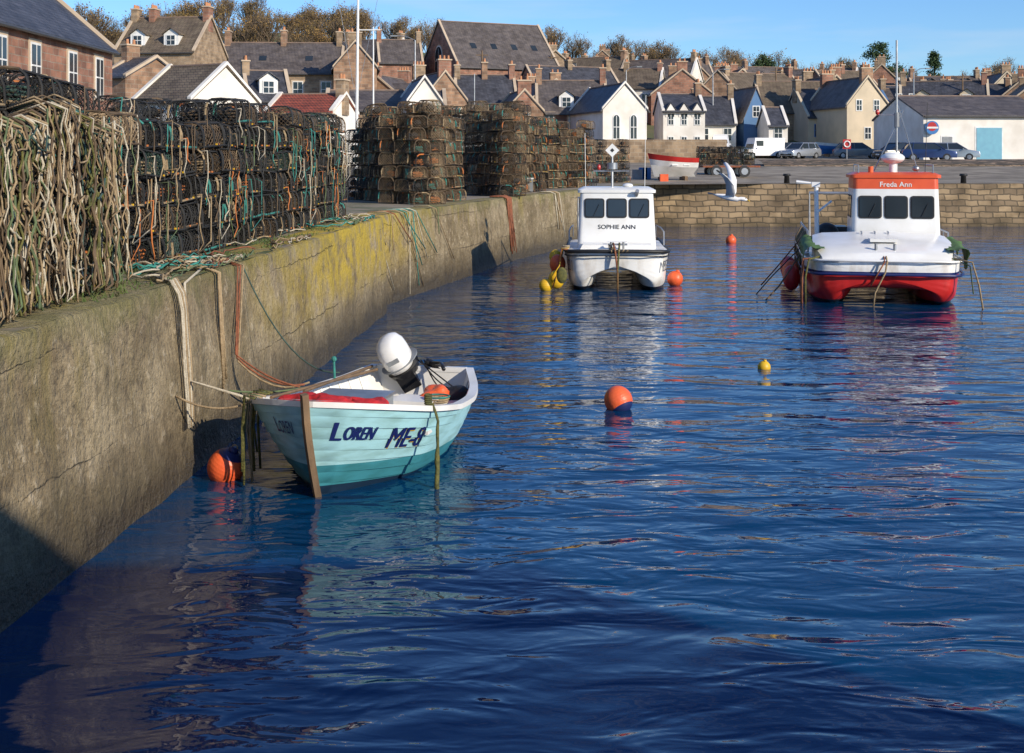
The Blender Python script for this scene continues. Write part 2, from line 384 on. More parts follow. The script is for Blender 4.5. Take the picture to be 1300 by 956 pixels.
# ------------------------------------------------------------------ water
def m_water():
    m,nt,b=newmat('harbour_water'); L=nt.links
    g=N(nt,'ShaderNodeNewGeometry')
    def noi(sc_,det,st,rot=0,dist=0):
        mp=N(nt,'ShaderNodeMapping'); mp.inputs['Scale'].default_value=st; mp.inputs['Rotation'].default_value=(0,0,rot); L.new(g.outputs['Position'],mp.inputs[0])
        n=N(nt,'ShaderNodeTexNoise'); n.inputs['Scale'].default_value=sc_; n.inputs['Detail'].default_value=det; n.inputs['Distortion'].default_value=dist; L.new(mp.outputs[0],n.inputs['Vector']); return n.outputs[0]
    def ma(op,a,b_):
        x=N(nt,'ShaderNodeMath',operation=op)
        for so,i in((a,0),(b_,1)):
            if isinstance(so,(int,float)): x.inputs[i].default_value=so
            else: L.new(so,x.inputs[i])
        return x.outputs[0]
    a=noi(.8,1.5,(.55,1.25,1),.3,.7); c=noi(2.2,2,(.6,1.25,1),-.25,.8); d=noi(7,2,(.7,1.2,1),.1,.4)
    patch=noi(.16,2,(1,1.6,1),.4,.5)
    pr=N(nt,'ShaderNodeMapRange'); L.new(patch,pr.inputs[0]); pr.inputs[1].default_value=.38; pr.inputs[2].default_value=.62; pr.inputs[3].default_value=.4; pr.inputs[4].default_value=1.2
    h=ma('ADD',ma('MULTIPLY',a,.1),ma('MULTIPLY',ma('ADD',ma('MULTIPLY',c,.05),ma('MULTIPLY',d,.006)),pr.outputs[0]))
    bp=N(nt,'ShaderNodeBump'); bp.inputs['Strength'].default_value=1; bp.inputs['Distance'].default_value=1.0
    L.new(h,bp.inputs['Height']); L.new(bp.outputs[0],b.inputs['Normal'])
    b.inputs['Base Color'].default_value=(.0006,.036,.105,1); b.inputs['Roughness'].default_value=.02; b.inputs['IOR'].default_value=1.37
    return m
M['water']=m_water()
mb=MB(); mb.add([(-30,-60,0),(600,-60,0),(600,63,0),(-30,63,0)],[(0,1,2,3)],'water'); mb.build('harbour_water')

# ------------------------------------------------------------------ lobster pots
def creel(seed,net,ropes,frame='netblack'):
    random.seed(seed)
    mb=MB(); Lc=.66; Wd=.46; H=.345
    prof=[(-Wd/2,0),(-Wd/2-.005,.1),(-Wd/2,.2),(-Wd/2+.03,.28),(-Wd/2+.09,.33),(0,.34),(Wd/2-.09,.33),(Wd/2-.03,.28),(Wd/2,.2),(Wd/2+.005,.1),(Wd/2,0)]
    ds=[0]
    for a,b in zip(prof,prof[1:]): ds.append(ds[-1]+math.hypot(b[0]-a[0],b[1]-a[1]))
    T=ds[-1]
    ty=[(d,p[0]) for d,p in zip(ds,prof)]; tz=[(d,p[1]) for d,p in zip(ds,prof)]
    ph=R()*6
    def sp(u,s):
        y,z=lerp(ty,s),lerp(tz,s); k=1-.06*math.sin(math.pi*((u/Lc*2)%1))*(1+.5*math.sin(s*9+ph))
        return Vector((u-Lc/2,y*k,.0+z*k))
    spc=.062
    for sg in(1,-1):
        u0=-T
        while u0<Lc+T:
            pts=[];st=T/12
            for i in range(13):
                s=i*st;u=u0+sg*s
                if 0<=u<=Lc: pts.append(sp(u,s))
            if len(pts)>1: mb.tube(pts,.0045,3,net,False)
            u0+=spc*1.3
    for ex in(-Lc/2,Lc/2):
        for sg in(1,-1):
            for i in range(-8,9):
                pts=[]
                for j in range(6):
                    z=j*.34/5;y=i*.075+sg*z
                    w=Wd/2 if z<.2 else Wd/2-.12*(z-.2)/.14
                    if abs(y)<=w: pts.append((ex,y,z))
                if len(pts)>1: mb.tube(pts,.0045,3,net,False)
    for u in(-Lc/2,0,Lc/2):
        mb.tube([(u,y,z) for y,z in prof],.014,5,frame)
        rp=random.choice(ropes)
        i=random.randint(0,7); mb.tube([(u,y,z) for y,z in prof[i:i+3]],.018,5,rp)
    for y,z in((-Wd/2,.01),(Wd/2,.01),(-Wd/2+.05,.315),(Wd/2-.05,.315)):
        mb.tube([(-Lc/2,y,z),(Lc/2,y,z)],.013,5,frame)
    for y in(-Wd/2,Wd/2):
        if R()<.4: mb.tube([(-Lc/2+.02,y*1.02,.015+U(0,.02)),(Lc/2-.02,y*1.02,.02)],.014,5,random.choice(ropes))
        for k in range(4):
            x=U(-.3,.3); mb.box((x,y*1.05,.03),(.026,.02,.022),random.choice(['yellow','brightrope','tan','black','black']))
    for k in range(5): mb.box((0,-.18+k*.09,.0),(Lc,.035,.012),'netblack')
    for q in range(2):
        rp=random.choice(ropes); pts=[];cx=U(-.15,.15)
        for k in range(26):
            a=k*.9; rr=.1+.04*math.sin(k*1.7); pts.append((cx+rr*math.cos(a)*1.2,rr*math.sin(a),.04+.006*k+U(-.01,.01)))
        mb.tube(pts,.011,4,rp)
    mb.ell((U(-.1,.1),0,.14),(.12,.13,.09),'netblack',8,5)
    if R()<.6:
        y=-Wd/2-.02 ; x=U(-.25,.25)
        mb.tube([(x,y,.3),(x+U(-.05,.05),y-.02,.15),(x+U(-.1,.1),y-.01,-.05)],.008,4,random.choice(ropes))
        mb.tube([(x,-y,.3),(x+U(-.05,.05),-y+.02,.15),(x+U(-.1,.1),-y+.01,-.05)],.008,4,random.choice(ropes))
    return mb.build('lobster_pot_mesh',link=False)
dk=[creel(100+i,'netblack',['netblack','netbrown','black','netbrown','tan',['teal','brightrope','netgreen'][i%3]]) for i in range(6)]+[creel(130,'netgreen',['netblack','tan']),creel(131,'netbrown',['tan','netbrown','black'])]
tn=[creel(140+i,['netbrown','nettan','netbrown','nettan'][i],['tan','teal','tan','netbrown','netblack','brightrope'],'netbrown') for i in range(4)]
random.seed(5)
def stack(name,p0,p1,ncol,nlay,ndep,meshes,hvar=0,lay=.345,z0=ZQ,messy=.03,side=1):
    p0=Vector((p0[0],p0[1],0));p1=Vector((p1[0],p1[1],0)); d=(p1-p0);ang=math.atan2(d.y,d.x); e=empty(name,(p0.x,p0.y,z0))
    per=d.normalized(); nrm=Vector((-per.y,per.x,0))*side
    cl=d.length/ncol
    for j in range(ndep):
        for i in range(ncol):
            h=nlay-(random.randint(0,hvar) if hvar else 0)
            for k in range(h):
                me=random.choice(meshes)
                ob=bpy.data.objects.new('lobster_pot',me); col.objects.link(ob); ob.parent=e
                p=per*((i+.5)*cl)+nrm*(.25+j*.52)
                lean=.014*k*math.sin(i*1.3+j)
                zc=.03*noise.noise(Vector((i*.9+p0.x,p0.y,j)))
                ob.location=(p.x+U(-messy,messy)+lean,p.y+U(-messy,messy),.02+k*lay+U(-.012,.012)+zc*k*.6)
                ob.rotation_euler=(U(-.05,.05),U(-.07,.07),ang+U(-.11,.11)+(math.pi if R()<.5 else 0))
                s=cl/.68; ob.scale=(min(s,1.06)*U(.93,1.03),1,U(.93,1.03))
    return e
stack('lobster_pot_stack',(-4.85,8.2),(-4.42,13.0),7,6,3,dk,0,.345)
s1=stack('lobster_pot_stack',(-4.42,13.1),(-3.78,20.3),10,6,3,dk,1,.35,messy=.045)
s2=stack('lobster_pot_stack',(-3.78,20.5),(-3.45,26.5),9,6,2,dk+tn[:1],1,.35,messy=.045)
stack('lobster_pot_stack',(-4.05,8.9),(-4.0,12.2),5,4,1,dk+tn)
ob=bpy.data.objects.new('tan_lobster_pot',tn[1]); col.objects.link(ob); ob.location=(-4.25,13.2,ZQ+1.42); ob.rotation_euler=(0,0,1.45)
# loose lines hanging down the face of the stacks
mb=MB(); random.seed(55)
for i in range(85):
    y=U(12.9,26.3); x0=lerp([(13,-4.42),(20.3,-3.78),(26.5,-3.45)],y)+.02; zt=U(2.7,4.0); ln_=U(.25,.9); c=random.choice(['tan','tan','netbrown','teal','cream','grnrope','brightrope','netblack'])
    pts=[(x0-.1,y,zt-.02)]+[(x0+.03+.012*math.sin(k*1.7+i),y+.05*k*U(-.5,.6),max(2.05,zt-ln_*k/5)) for k in range(6)]
    if R()<.5: y2=y+U(.3,.8); pts+= [(x0+.04,y2-.1,max(2.05,zt-ln_*.8)),(x0+.02,y2,zt-.05),(x0-.08,y2,zt)]
    mb.tube(pts,U(.006,.011),5,c)
mb.build('loose_pot_ropes',smooth=True)
def bpos(px,d): return (WX(px,d),d)
stack('lobster_pot_stack',bpos(438,38),bpos(522,33.5),8,8,2,tn+dk[:2],2,messy=.07)
stack('lobster_pot_stack',bpos(522,33.8),bpos(592,37),5,8,2,tn,1,messy=.06)
stack('lobster_pot_stack',bpos(560,46),bpos(600,44),4,9,1,tn,1)
stack('lobster_pot_stack',bpos(592,42),bpos(636,40),3,9,2,tn+dk[:1],1,messy=.05)
stack('lobster_pot_stack',bpos(638,42),bpos(694,47),7,9,2,tn+dk[:1],2,messy=.06)
stack('lobster_pot_stack',bpos(696,50),bpos(758,53),5,8,2,tn+dk[:2],2,messy=.06)
stack('lobster_pot_stack',bpos(760,60),bpos(800,61),4,6,1,tn+dk[:3],2)

e=empty('hanging_rope_bundle',(0,0,0)); mb=MB(); random.seed(3)
cols=['cream','tan','tan','tan','grnrope','netbrown','cream','netgreen','netbrown','weed']
for i in range(190):
    y=8.6+3.9*R(); x=lerp([(8.6,-3.97),(12.5,-3.98)],y)+U(0,.16); zt=3.62+.12*math.sin(y*3)+U(-.05,.05); c=random.choice(cols)
    zb=2.03+ (U(0,.9) if R()<.4 else U(0,.08)); pts=[];ph=U(0,6);n=14
    dy=U(-.2,.2)
    for k in range(n+1):
        t=k/n; pts.append((x+.02*math.sin(k*1.9+ph)+.05*t,y+dy*t+.035*math.sin(k*1.1+ph),zt+(zb-zt)*t))
    pts=[(x-.35,y-dy*.5,zt-.02),(x-.12,y-dy*.2,zt+.06)]+pts
    if R()<.45: pts+= [(x+.08,y+dy+.05,zb+.05),(x+.02,y+dy+.1,zb+.3),(x,y+dy+.12,zb+.9)]
    mb.tube(pts,U(.006,.0125),5,c)
for i in range(46):
    y=8.7+3.4*R();z=U(2.2,3.5); mb.tube([(-3.81+.01*math.sin(t*2),y+t*.07,z-.09*math.sin(t/6*math.pi)+t*U(-.01,.015)) for t in range(7)],U(.006,.012),5,random.choice(cols))
mb.build('ropes',e,True)

mb=MB(); random.seed(21)
def tangle(mb,cx,cy,n,rad,cols,r=(.008,.014)):
    for i in range(n):
        a=U(0,6);x=cx+U(-rad,rad)*.5;y=cy+U(-rad,rad);pts=[]
        for k in range(16):
            a+=U(-1.1,1.1); x+=.09*math.cos(a);y+=.14*math.sin(a)
            x=min(x,edgeX(y)-.02)
            pts.append((x,y,ZQ+.03+.07*R()))
        mb.tube(pts,U(*r),5,random.choice(cols))
tangle(mb,-3.72,14.8,28,.7,['cream','tan','tan','cream','teal','grnrope','netbrown','rust'])
tangle(mb,-3.5,19.5,8,1.2,['tan','cream','netbrown'])
tangle(mb,-3.3,24.5,14,1.2,['tan','cream','teal','grnrope'])
mb.build('rope_tangle',smooth=True)
mb=MB()
def overwall(mb,y,y2,zend,c,r=.014,out=.08):
    e0=edgeX(y)
    mb.tube([(e0-.5,y-.1,2.04),(e0-.12,y,2.045),(e0+.04,y+.02,1.98),(edgeX((y+y2)/2)+out,(y+y2)/2,(1.97+zend)/2),(edgeX(y2)+out+.04,y2,zend)],r,5,c)
random.seed(9)
for i in range(15):
    y=U(27.2,33); overwall(mb,y,y+U(-.6,1.6),U(0,1.5),random.choice(['tan','cream','tan','grnrope','rust','teal']),.013)
for i in range(9):
    y=39.5+U(-.4,.4); overwall(mb,y,y+U(-.1,.5),U(.2,.9),'rust',.025)
for i in range(5):
    y=44.5+U(-.4,.4); overwall(mb,y,y+U(-.1,.8),U(.0,.9),random.choice(['tan','cream']),.02)
for i in range(3):
    y=14.3+U(-.1,.1); overwall(mb,y,y+U(-.3,.1),U(.6,.9),'tan',.014)
mb.build('mooring_ropes_over_wall',smooth=True)
mb=MB(); random.seed(4)
for i in range(4200):
    y=U(9.5,27); x=edgeX(y)-U(.12,.95)
    if noise.noise(Vector((x*1.2,y*1.2,2)))<.08: continue
    h=U(.015,.075); a=U(0,6.3); dx=.01*math.cos(a);dy=.01*math.sin(a); l=U(-.04,.04)
    mb.add([(x-dx,y-dy,2),(x+dx,y+dy,2),(x+l,y+l,2+h)],[(0,1,2)],'grass')
mb.build('grass_tufts')

# ------------------------------------------------------------------ buoys
def buoy(name,p,r,m1,m2=None,tilt=(0,0),sunk=.35,cap=.2):
    e=empty(name,p); rot=Matrix.Rotation(tilt[0],3,'X')@Matrix.Rotation(tilt[1],3,'Y')
    mb=MB(); c=Vector((0,0,r*(1-2*sunk)))
    mb.ell(c,(r,r,r*1.04),m1,24,16,rot,matf=(lambda t:(m2 if t<cap else m1)) if m2 else None)
    mb.build('float',e,True)
    mb=MB(); ax=rot@Vector((0,0,1)); mb.tube([c+ax*r*.95,c+ax*r*1.12,c+ax*r*1.22],[r*.3,r*.26,r*.2],10,m2 or m1)
    t=c+ax*r*1.2; mb.tube([t+Vector((math.cos(a)*r*.16,0,math.sin(a)*r*.16)) for a in [k*.7 for k in range(10)]],.008,5,'tan')
    mb.build('eye',e,True); return e
buoy('orange_mooring_buoy',W(785,519),.185,'orange','navy',(math.radians(150),math.radians(25)),.2,.26)
buoy('orange_mooring_buoy',W(287,607),.19,'orange','navy',(math.radians(10),math.radians(25)),.2,.22)
buoy('yellow_buoy',W(970,468),.1,'yellow',None,(.2,.1),.4)
buoy('orange_buoy',W(928,308),.2,'orange',None,(.2,.1),.3)
buoy('orange_buoy',W(857,362),.2,'orange',None,(.2,.3),.1)
buoy('orange_buoy',W(1279,285),.22,'orange',None,(0,0),.3)

# ------------------------------------------------------------------ dinghy
def dinghy():
    bow=W(389,640); aft=Vector((WX(536,15.6)-bow.x,15.6-bow.y))
    Lb=aft.length; ang=math.atan2(aft.y,aft.x)
    e=empty('clinker_dinghy',(bow.x,bow.y,0),ang)
    BG=[(0,0.03),(.04,.35),(.1,.65),(.18,.87),(.3,1.0),(.45,1.03),(.62,1.0),(.8,.87),(1,.62)]
    def zg(t): return lerp([(0,.95),(.1,.88),(.25,.77),(.45,.65),(.65,.6),(.85,.62),(1,.68)],t)
    def S(t,s,sd,off=0):
        bg=slerp_tab(BG,t); zk=lerp([(0,-.22),(.3,-.25),(.7,-.22),(1,-.1)],t); z=zk+(zg(t)-zk)*s
        p=lerp([(0,1.0),(.12,.7),(.3,.36),(.6,.26),(1,.32)],t)
        y=bg*(max(s,0)**p)*(.95+.05*s)
        x=t*Lb+ (1-t)**4*.42*(1-s)**1.4
        return Vector((x,(y+off)*sd,z))
    ns=10;nt=44
    m,ntn,b=newmat('aqua_boat_paint'); L=ntn.links
    tc=N(ntn,'ShaderNodeTexCoord'); s=N(ntn,'ShaderNodeSeparateXYZ'); L.new(tc.outputs['Object'],s.inputs[0])
    a=N(ntn,'ShaderNodeMath',operation='MULTIPLY_ADD'); a.inputs[1].default_value=.075; L.new(s.outputs[0],a.inputs[0]); L.new(s.outputs[2],a.inputs[2])
    r=N(ntn,'ShaderNodeValToRGB'); r.color_ramp.interpolation='CONSTANT'; el=r.color_ramp.elements
    el[0].color=(.012,.03,.06,1); el[0].position=0; el[1].position=.12; el[1].color=(.05,.25,.3,1)
    x=el.new(.33); x.color=(.36,.64,.69,1)
    L.new(a.outputs[0],r.inputs[0])
    nz=N(ntn,'ShaderNodeTexNoise'); nz.inputs['Scale'].default_value=3; nz.inputs['Detail'].default_value=8; mp=N(ntn,'ShaderNodeMapping'); mp.inputs['Scale'].default_value=(1,1,3.5); L.new(tc.outputs['Object'],mp.inputs[0]); L.new(mp.outputs[0],nz.inputs['Vector'])
    rr=N(ntn,'ShaderNodeValToRGB'); rr.color_ramp.elements[0].position=.32; rr.color_ramp.elements[1].position=.58; rr.color_ramp.elements[0].color=(.62,.62,.55,1); rr.color_ramp.elements[1].color=(1,1,1,1); L.new(nz.outputs[0],rr.inputs[0])
    mx=N(ntn,'ShaderNodeMix',data_type='RGBA',blend_type='MULTIPLY'); mx.inputs[0].default_value=.75; L.new(r.outputs[0],mx.inputs[6]); L.new(rr.outputs[0],mx.inputs[7]); L.new(mx.outputs[2],b.inputs['Base Color']); b.inputs['Roughness'].default_value=.4
    M['aqua']=m
    mb=MB()
    for sd in(1,-1):
        for k in range(ns):
            s0=k/ns;s1=(k+1)/ns;P=[]
            for i in range(nt+1):
                t=i/nt; f=min(1,t*8)
                P+= [S(t,s0,sd,.0),S(t,s0+.002,sd,.018*f+.002),S(t,s1,sd,.0)]
            fs=[(i*3+j,i*3+j+1,(i+1)*3+j+1,(i+1)*3+j) for i in range(nt) for j in range(2)]
            mb.add(P,fs,'aqua')
    P=[S(1,k/ns,1) for k in range(ns+1)]+[S(1,k/ns,-1) for k in range(ns,-1,-1)]
    mb.add(P,[tuple(range(len(P)))],'aqua')
    mb.build('hull',e,smooth='auto')
    mb=MB()
    for sd in(1,-1):
        P=[];
        for i in range(nt+1):
            t=.01+i/nt*.98
            for k in range(6):
                q=S(t,.3+.7*k/5,sd,-.045)
                if q.y*sd<0.0: q.y=0
                P.append(q)
        mb.add(P,[(i*6+j,i*6+j+1,(i+1)*6+j+1,(i+1)*6+j) for i in range(nt) for j in range(5)],'white')
    P=[S(.99,.3+.7*k/5,1,-.03) for k in range(6)]+[S(.99,.3+.7*k/5,-1,-.03) for k in range(5,-1,-1)]
    mb.add(P,[tuple(range(len(P)))],'white')
    P=[]
    for i in range(nt+1):
        t=.03+i/nt*.95
        a_=S(t,.36,1,-.03);P+=[(a_.x,a_.y,a_.z),(a_.x,-a_.y,a_.z)]
    mb.add(P,[(2*i,2*i+1,2*i+3,2*i+2) for i in range(nt)],'grey')
    for i in range(2,19):
        t=i/20
        for sd in(1,-1): mb.tube([S(t,.35+.63*k/5,sd,-.055) for k in range(6)],.012,4,'white')
    mb.build('inner_hull',e)
    mb=MB()
    for sd in(1,-1):
        rings=[]
        for i in range(nt+1):
            q=S(i/nt,1,sd)
            yi=max(0.0,abs(q.y)-.065)*sd
            rings.append([(q.x,yi,q.z-.005),(q.x,q.y+.035*sd,q.z-.005),(q.x,q.y+.035*sd,q.z-.06),(q.x,q.y,q.z-.065),(q.x,yi,q.z-.045)])
        rings=[[Vector(p)+Vector((0,0,.03)) for p in r] for r in rings]
        mb.loft(rings,'white')
    q=S(1,1,1)
    mb.box((q.x-.01,0,q.z-.005),(.07,q.y*2-.1,.06),'white')
    a1=S(.055,1,1)
    mb.add([(0.0,0,.985),(a1.x,a1.y-.06,a1.z+.035),(a1.x,-a1.y+.06,a1.z+.035)],[(0,2,1)],'white')
    for t,wd,zz in((.3,.26,.5),(.56,.24,.44),(.8,.3,.42)):
        y=slerp_tab(BG,t)-.1; mb.box((t*Lb,0,zz),(wd,2*y,.035),'white')
    mb.box((.72*Lb,-.25,.34),(.42,.5,.34),'white')
    mb.build('gunwale_and_thwarts',e,smooth=False)
    mb=MB()
    pts=[S(0,s,1) for s in(0,.15,.3,.5,.7,.85,1)]; pts=[Vector((p.x-.035,0,p.z)) for p in pts]; pts.append(pts[-1]+Vector((-.02,0,.1)))
    mb.tube(pts,.045,4,'wood'); mb.build('stem_post',e)
    def lab(body,sd,t0,t1,s0,s1,mat,shear=.2,off=.022,nm='lettering',bold=.0):
        vs,fs,asp=text_pts(body,shear,bold); mbt=MB()
        def arc(t,s): return S(t,s,-1)
        smid=(s0+s1)/2; n=24; tt=[t0+(t1-t0)*i/n for i in range(n+1)]; acc=[0]
        for a_,b_ in zip(tt,tt[1:]): acc.append(acc[-1]+(arc(b_,smid)-arc(a_,smid)).length)
        tab=[(x/acc[-1],t) for x,t in zip(acc,tt)]
        P=[]
        for u,v in vs:
            uu=u if sd<0 else 1-u
            P.append(S(lerp(tab,uu),s0+(s1-s0)*v,sd,off))
        mbt.add(P,fs,mat); mbt.build(nm,e)
    # bold strokes come from two slightly shifted copies at different depths
    for k in(0,1):
        o=.0025*k; q=.002*k
        lab('L',-1,.022+o,.037+o,.69,.85,'letter',off=.022+q); lab('OREN',-1,.042+o,.1+o,.695,.815,'letter',off=.022+q)
        lab('ME-8',-1,.141+o,.258+o,.61,.81,'letter',0,.026+q,'registration')
    lab('L',1,.058,.068,.74,.87,'letter'); lab('OREN',1,.022,.056,.73,.84,'letter')
    lab('ME-8',-1,.147,.264,.6,.8,'yellow',0,.019,'lettering_shadow')
    mo=empty('outboard_motor'); mo.parent=e; mo.location=(Lb-.02,.24,.69)
    mo.rotation_euler=(math.radians(-30),math.radians(-20),math.radians(15)); mo.scale=(1.08,1.08,1.08)
    mb=MB()
    rings=[]
    for z,rx,ry in((-.06,.13,.1),(-.03,.19,.145),(.05,.215,.165),(.15,.225,.17),(.24,.215,.165),(.32,.175,.135),(.365,.1,.08),(.38,.02,.02)):
        rings.append([Vector((rx*math.copysign(abs(math.cos(a))**.8,math.cos(a)),ry*math.copysign(abs(math.sin(a))**.8,math.sin(a)),z+.05)) for a in [k*math.pi/12 for k in range(24)]])
    mb.loft(rings,'cleanwhite'); mb.build('cowl',mo,True)
    mb=MB(); mb.tube([(0,0,-.08),(0,0,.0)],[.17,.2],16,'blackgloss')
    mb.tube([(0,0,.075),(0,0,.085)],[.232,.232],24,'grey')
    mb.tube([(0,0,-.08),(.02,0,-.3),(.03,0,-.6)],[.09,.07,.05],10,'blackgloss')
    mb.box((.06,0,-.62),(.3,.16,.015),'blackgloss'); mb.ell((.06,0,-.75),(.14,.05,.05),'blackgloss')
    for k in range(3):
        a=k*2.1; mb.box((.2,.08*math.cos(a),-.75+.08*math.sin(a)),(.015,.07,.1),'blackgloss',Matrix.Rotation(a,3,'X'))
    mb.box((-.1,0,-.14),(.12,.22,.2),'blackgloss')
    mb.box((-.225,0,.2),(.02,.14,.05),'grey')
    mb.build('leg_and_bracket',mo,'auto')
    mb=MB()
    mb.tube([(-.02,-.1,.74),(-.2,-.3,.78),(-.5,-.42,.76)],[.03,.022,.025],8,'blackgloss')
    mb.tube([(-.02,-.05,.76),(-.0,-.25,.68),(.02,-.5,.62)],[.05,.045,.03],8,'blackgloss')
    for k in range(3): mb.tube(catenary((-.02,.05-.04*k,.78),(-.3-.1*k,-.5,.5),.06*k,8),.009,5,'black')
    o=mb.build('tiller_and_cables',e,True); o.location=(Lb,0,0)
    mb=MB(); random.seed(2)
    def lump(c,r,mat):
        mb2=MB(); mb2.ell((0,0,0),r,mat,30,16)
        vs=[]
        for p in mb2.v:
            p=Vector(p); p*=1+.45*noise.noise(p*7+Vector(c)); vs.append(p+Vector(c))
        mb.add(vs,mb2.f,mat)
    lump((.62,.1,.8),(.34,.3,.1),'redcloth'); lump((.95,.48,.73),(.42,.24,.1),'redcloth'); lump((1.05,-.15,.68),(.35,.3,.12),'redcloth')
    lump((3.0,-.4,.48),(.2,.17,.13),'orange'); lump((3.2,-.62,.46),(.18,.16,.12),'black'); lump((2.1,.35,.45),(.3,.3,.12),'black')
    mb.box((1.62,.1,.6),(.42,.72,.24),'grey'); mb.box((1.62,.1,.735),(.46,.76,.03),'steel')
    mb.box((2.45,.3,.45),(.35,.5,.25),'white')
    for k in range(8): mb.tube([(2.5+.12*math.cos(a)+.03*k,-.5+.14*math.sin(a),.4+.02*k) for a in [j*.5 for j in range(14)]],.011,5,random.choice(['cream','teal','tan']))
    mb.tube([(1.0,.8,.79),(2.2,.73,.72),(3.5,.5,.68)],.018,6,'wood'); mb.tube([(1.6,.68,.75),(3.6,.6,.7)],.018,6,'wood')
    mb.tube([(3.0,.86,.6),(3.02,.88,.86)],.014,6,'teal'); mb.ell((3.02,.88,.87),(.035,.035,.035),'teal',8,6)
    mb.build('contents',e,'auto')
    mb=MB(); q=S(.24,1,-1)
    pts=[(q.x,q.y+.1,q.z+.0),(q.x,q.y-.03,q.z+.04),(q.x,q.y-.06,q.z-.05)]+[(q.x-.01*k+.012*math.sin(k*2),q.y-.08-.002*k,q.z-.05-.078*k) for k in range(1,12)]
    mb.tube(pts,[.014]*4+[U(.014,.028) for k in range(len(pts)-4)],7,'weed')
    for k in range(5): mb.tube([(q.x+.05*math.cos(a),q.y+.02+.06*math.sin(a)*.5,q.z+.05+.02*k) for a in [j*.7 for j in range(9)]],.011,5,'weed')
    q=S(.13,1,1)
    for k in range(9):
        x=q.x+U(-.15,.3); y0=q.y+.04+U(0,.05)
        mb.tube([(x,y0-.14,q.z+.03),(x,y0,q.z+.06),(x+U(-.03,.03),y0+.03,q.z-.3),(x+U(-.08,.08),y0+.02,U(-.05,.35))],U(.007,.014),5,random.choice(['teal','grnrope','tan','weed']))
    mb.build('hanging_lines',e,True)
    return e,S,Lb
loren,S_l,Lb_l=dinghy()
bpy.context.view_layer.update()
mwl=loren.matrix_world
def lw(p): return mwl@Vector(p)
random.seed(8)
mb=MB()
tp=lw(S_l(.13,1,1))
a0=Vector((edgeX(15.2)-.3,15.2,2.06))
for k in range(3):
    o=Vector((.02*k,.05*k,.01*k)); b0=Vector((edgeX(14.6)+.14,14.6+.06*k,1.0-.05*k))
    mb.tube([a0+o,(edgeX(15.1)+.03+.02*k,15.1+.06*k,1.98),b0]+catenary(b0,lw((2.3+.15*k,1.02,.66)),.06+.05*k,6)[1:],.012,6,['rust','rust','tan'][k])
mb.tube([a0+Vector((0,.1,0)),(edgeX(15.3)+.03,15.3,1.98)]+catenary((edgeX(15.3)+.05,15.3,1.93),lw((3.2,.87,.68)),.35),.009,6,'netgreen')
mb.tube([a0,(edgeX(13.0)+.03,13.05,1.98),(edgeX(12.9)+.12,12.9,1.0),tp+Vector((-.05,0,.02))],.015,6,'cream')
mb.tube(catenary(tp,(edgeX(12.3)+.1,12.6,.9),.1),.012,6,'tan')
mb.tube(catenary(lw((3.6,.72,.68)),(edgeX(14.6)+.08,14.5,.6),.12),.012,6,'grnrope')
mb.build('dinghy_mooring_lines',smooth=True)
mb=MB()
for k in range(5):
    y=12.75+.05*k; mb.tube([(edgeX(y)-.4,y+.5,2.05),(edgeX(y)-.02,y,2.04),(edgeX(y)+.06,y,1.9)]+[(edgeX(y)+.08+.01*j,y+.015*math.sin(j+k),1.9-.17*j) for j in range(1,9)],.013,5,['cream','cream','tan','cream','tan'][k])
mb.build('hanging_warp',smooth=True)

# ------------------------------------------------------------------ catamaran workboats
def cat_hull(name,e,L,B,zg0,zg1,mat,ztun=.5):
    h=B/2
    st=[0,.03,.09,.18,.32,.55,.8,1]
    T=lambda vals,t: lerp(list(zip(st,vals)),t)
    rings=[]
    for t in st:
        gw=T([.78,.87,.95,.99,1,1,1,.98],t)*h; zg=zg0+(zg1-zg0)*min(1,t*2)
        kz=T([.3,.0,-.2,-.3,-.35,-.35,-.35,-.35],t); yk=.67*h
        yo=T([.75,.83,.89,.93,.95,.96,.96,.96],t)*h; yi=T([.58,.5,.43,.4,.38,.38,.38,.38],t)*h
        cz=T([.45,.3,.16,.1,.08,.08,.08,.08],t)
        half=[(gw,zg),(gw*.995,zg-.1),(yo+(gw-yo)*.35,(cz+zg)/2-.02),(yo,cz+.04),(yo-.03,cz-.02),(yk,kz),(yi,cz),(yi-.03*h,ztun-.03),(yi*.75,ztun),(0,ztun+.02)]
        ring=[(-y,z) for y,z in half]+[(y,z) for y,z in half[:-1][::-1]]
        ring+=[(gw*.95,zg+.012),(0,zg+.05),(-gw*.95,zg+.012)]
        xs=t*L
        rings.append([Vector((xs+(.25*(1-abs(y)/h)**2 if t<.05 and z<zg-.05 else 0)+ (.14*(abs(y)/h)**4 if t<.05 else 0),y,z)) for y,z in ring])
    mb=MB(); mb.loft(rings,mat)
    mb.build('hull',e,True,sub=2)
    def g(t): return T([.8,.88,.955,.99,1,1,1,.98],t)*h
    pts=[]
    ts=[1,.8,.55,.32,.18,.09,.03,0.0]
    f=lambda t:zg0+(zg1-zg0)*min(1,t*2)
    for t in ts: pts.append((t*L+(.12 if t==0 else 0)-.02,g(t)+.01,f(t)-.02))
    for k in(.5,.2,-.2,-.5): pts.append((-.02,k*h,zg0-.01))
    for t in ts[::-1]: pts.append((t*L+(.12 if t==0 else 0)-.02,-g(t)-.01,f(t)-.02))
    return pts,h
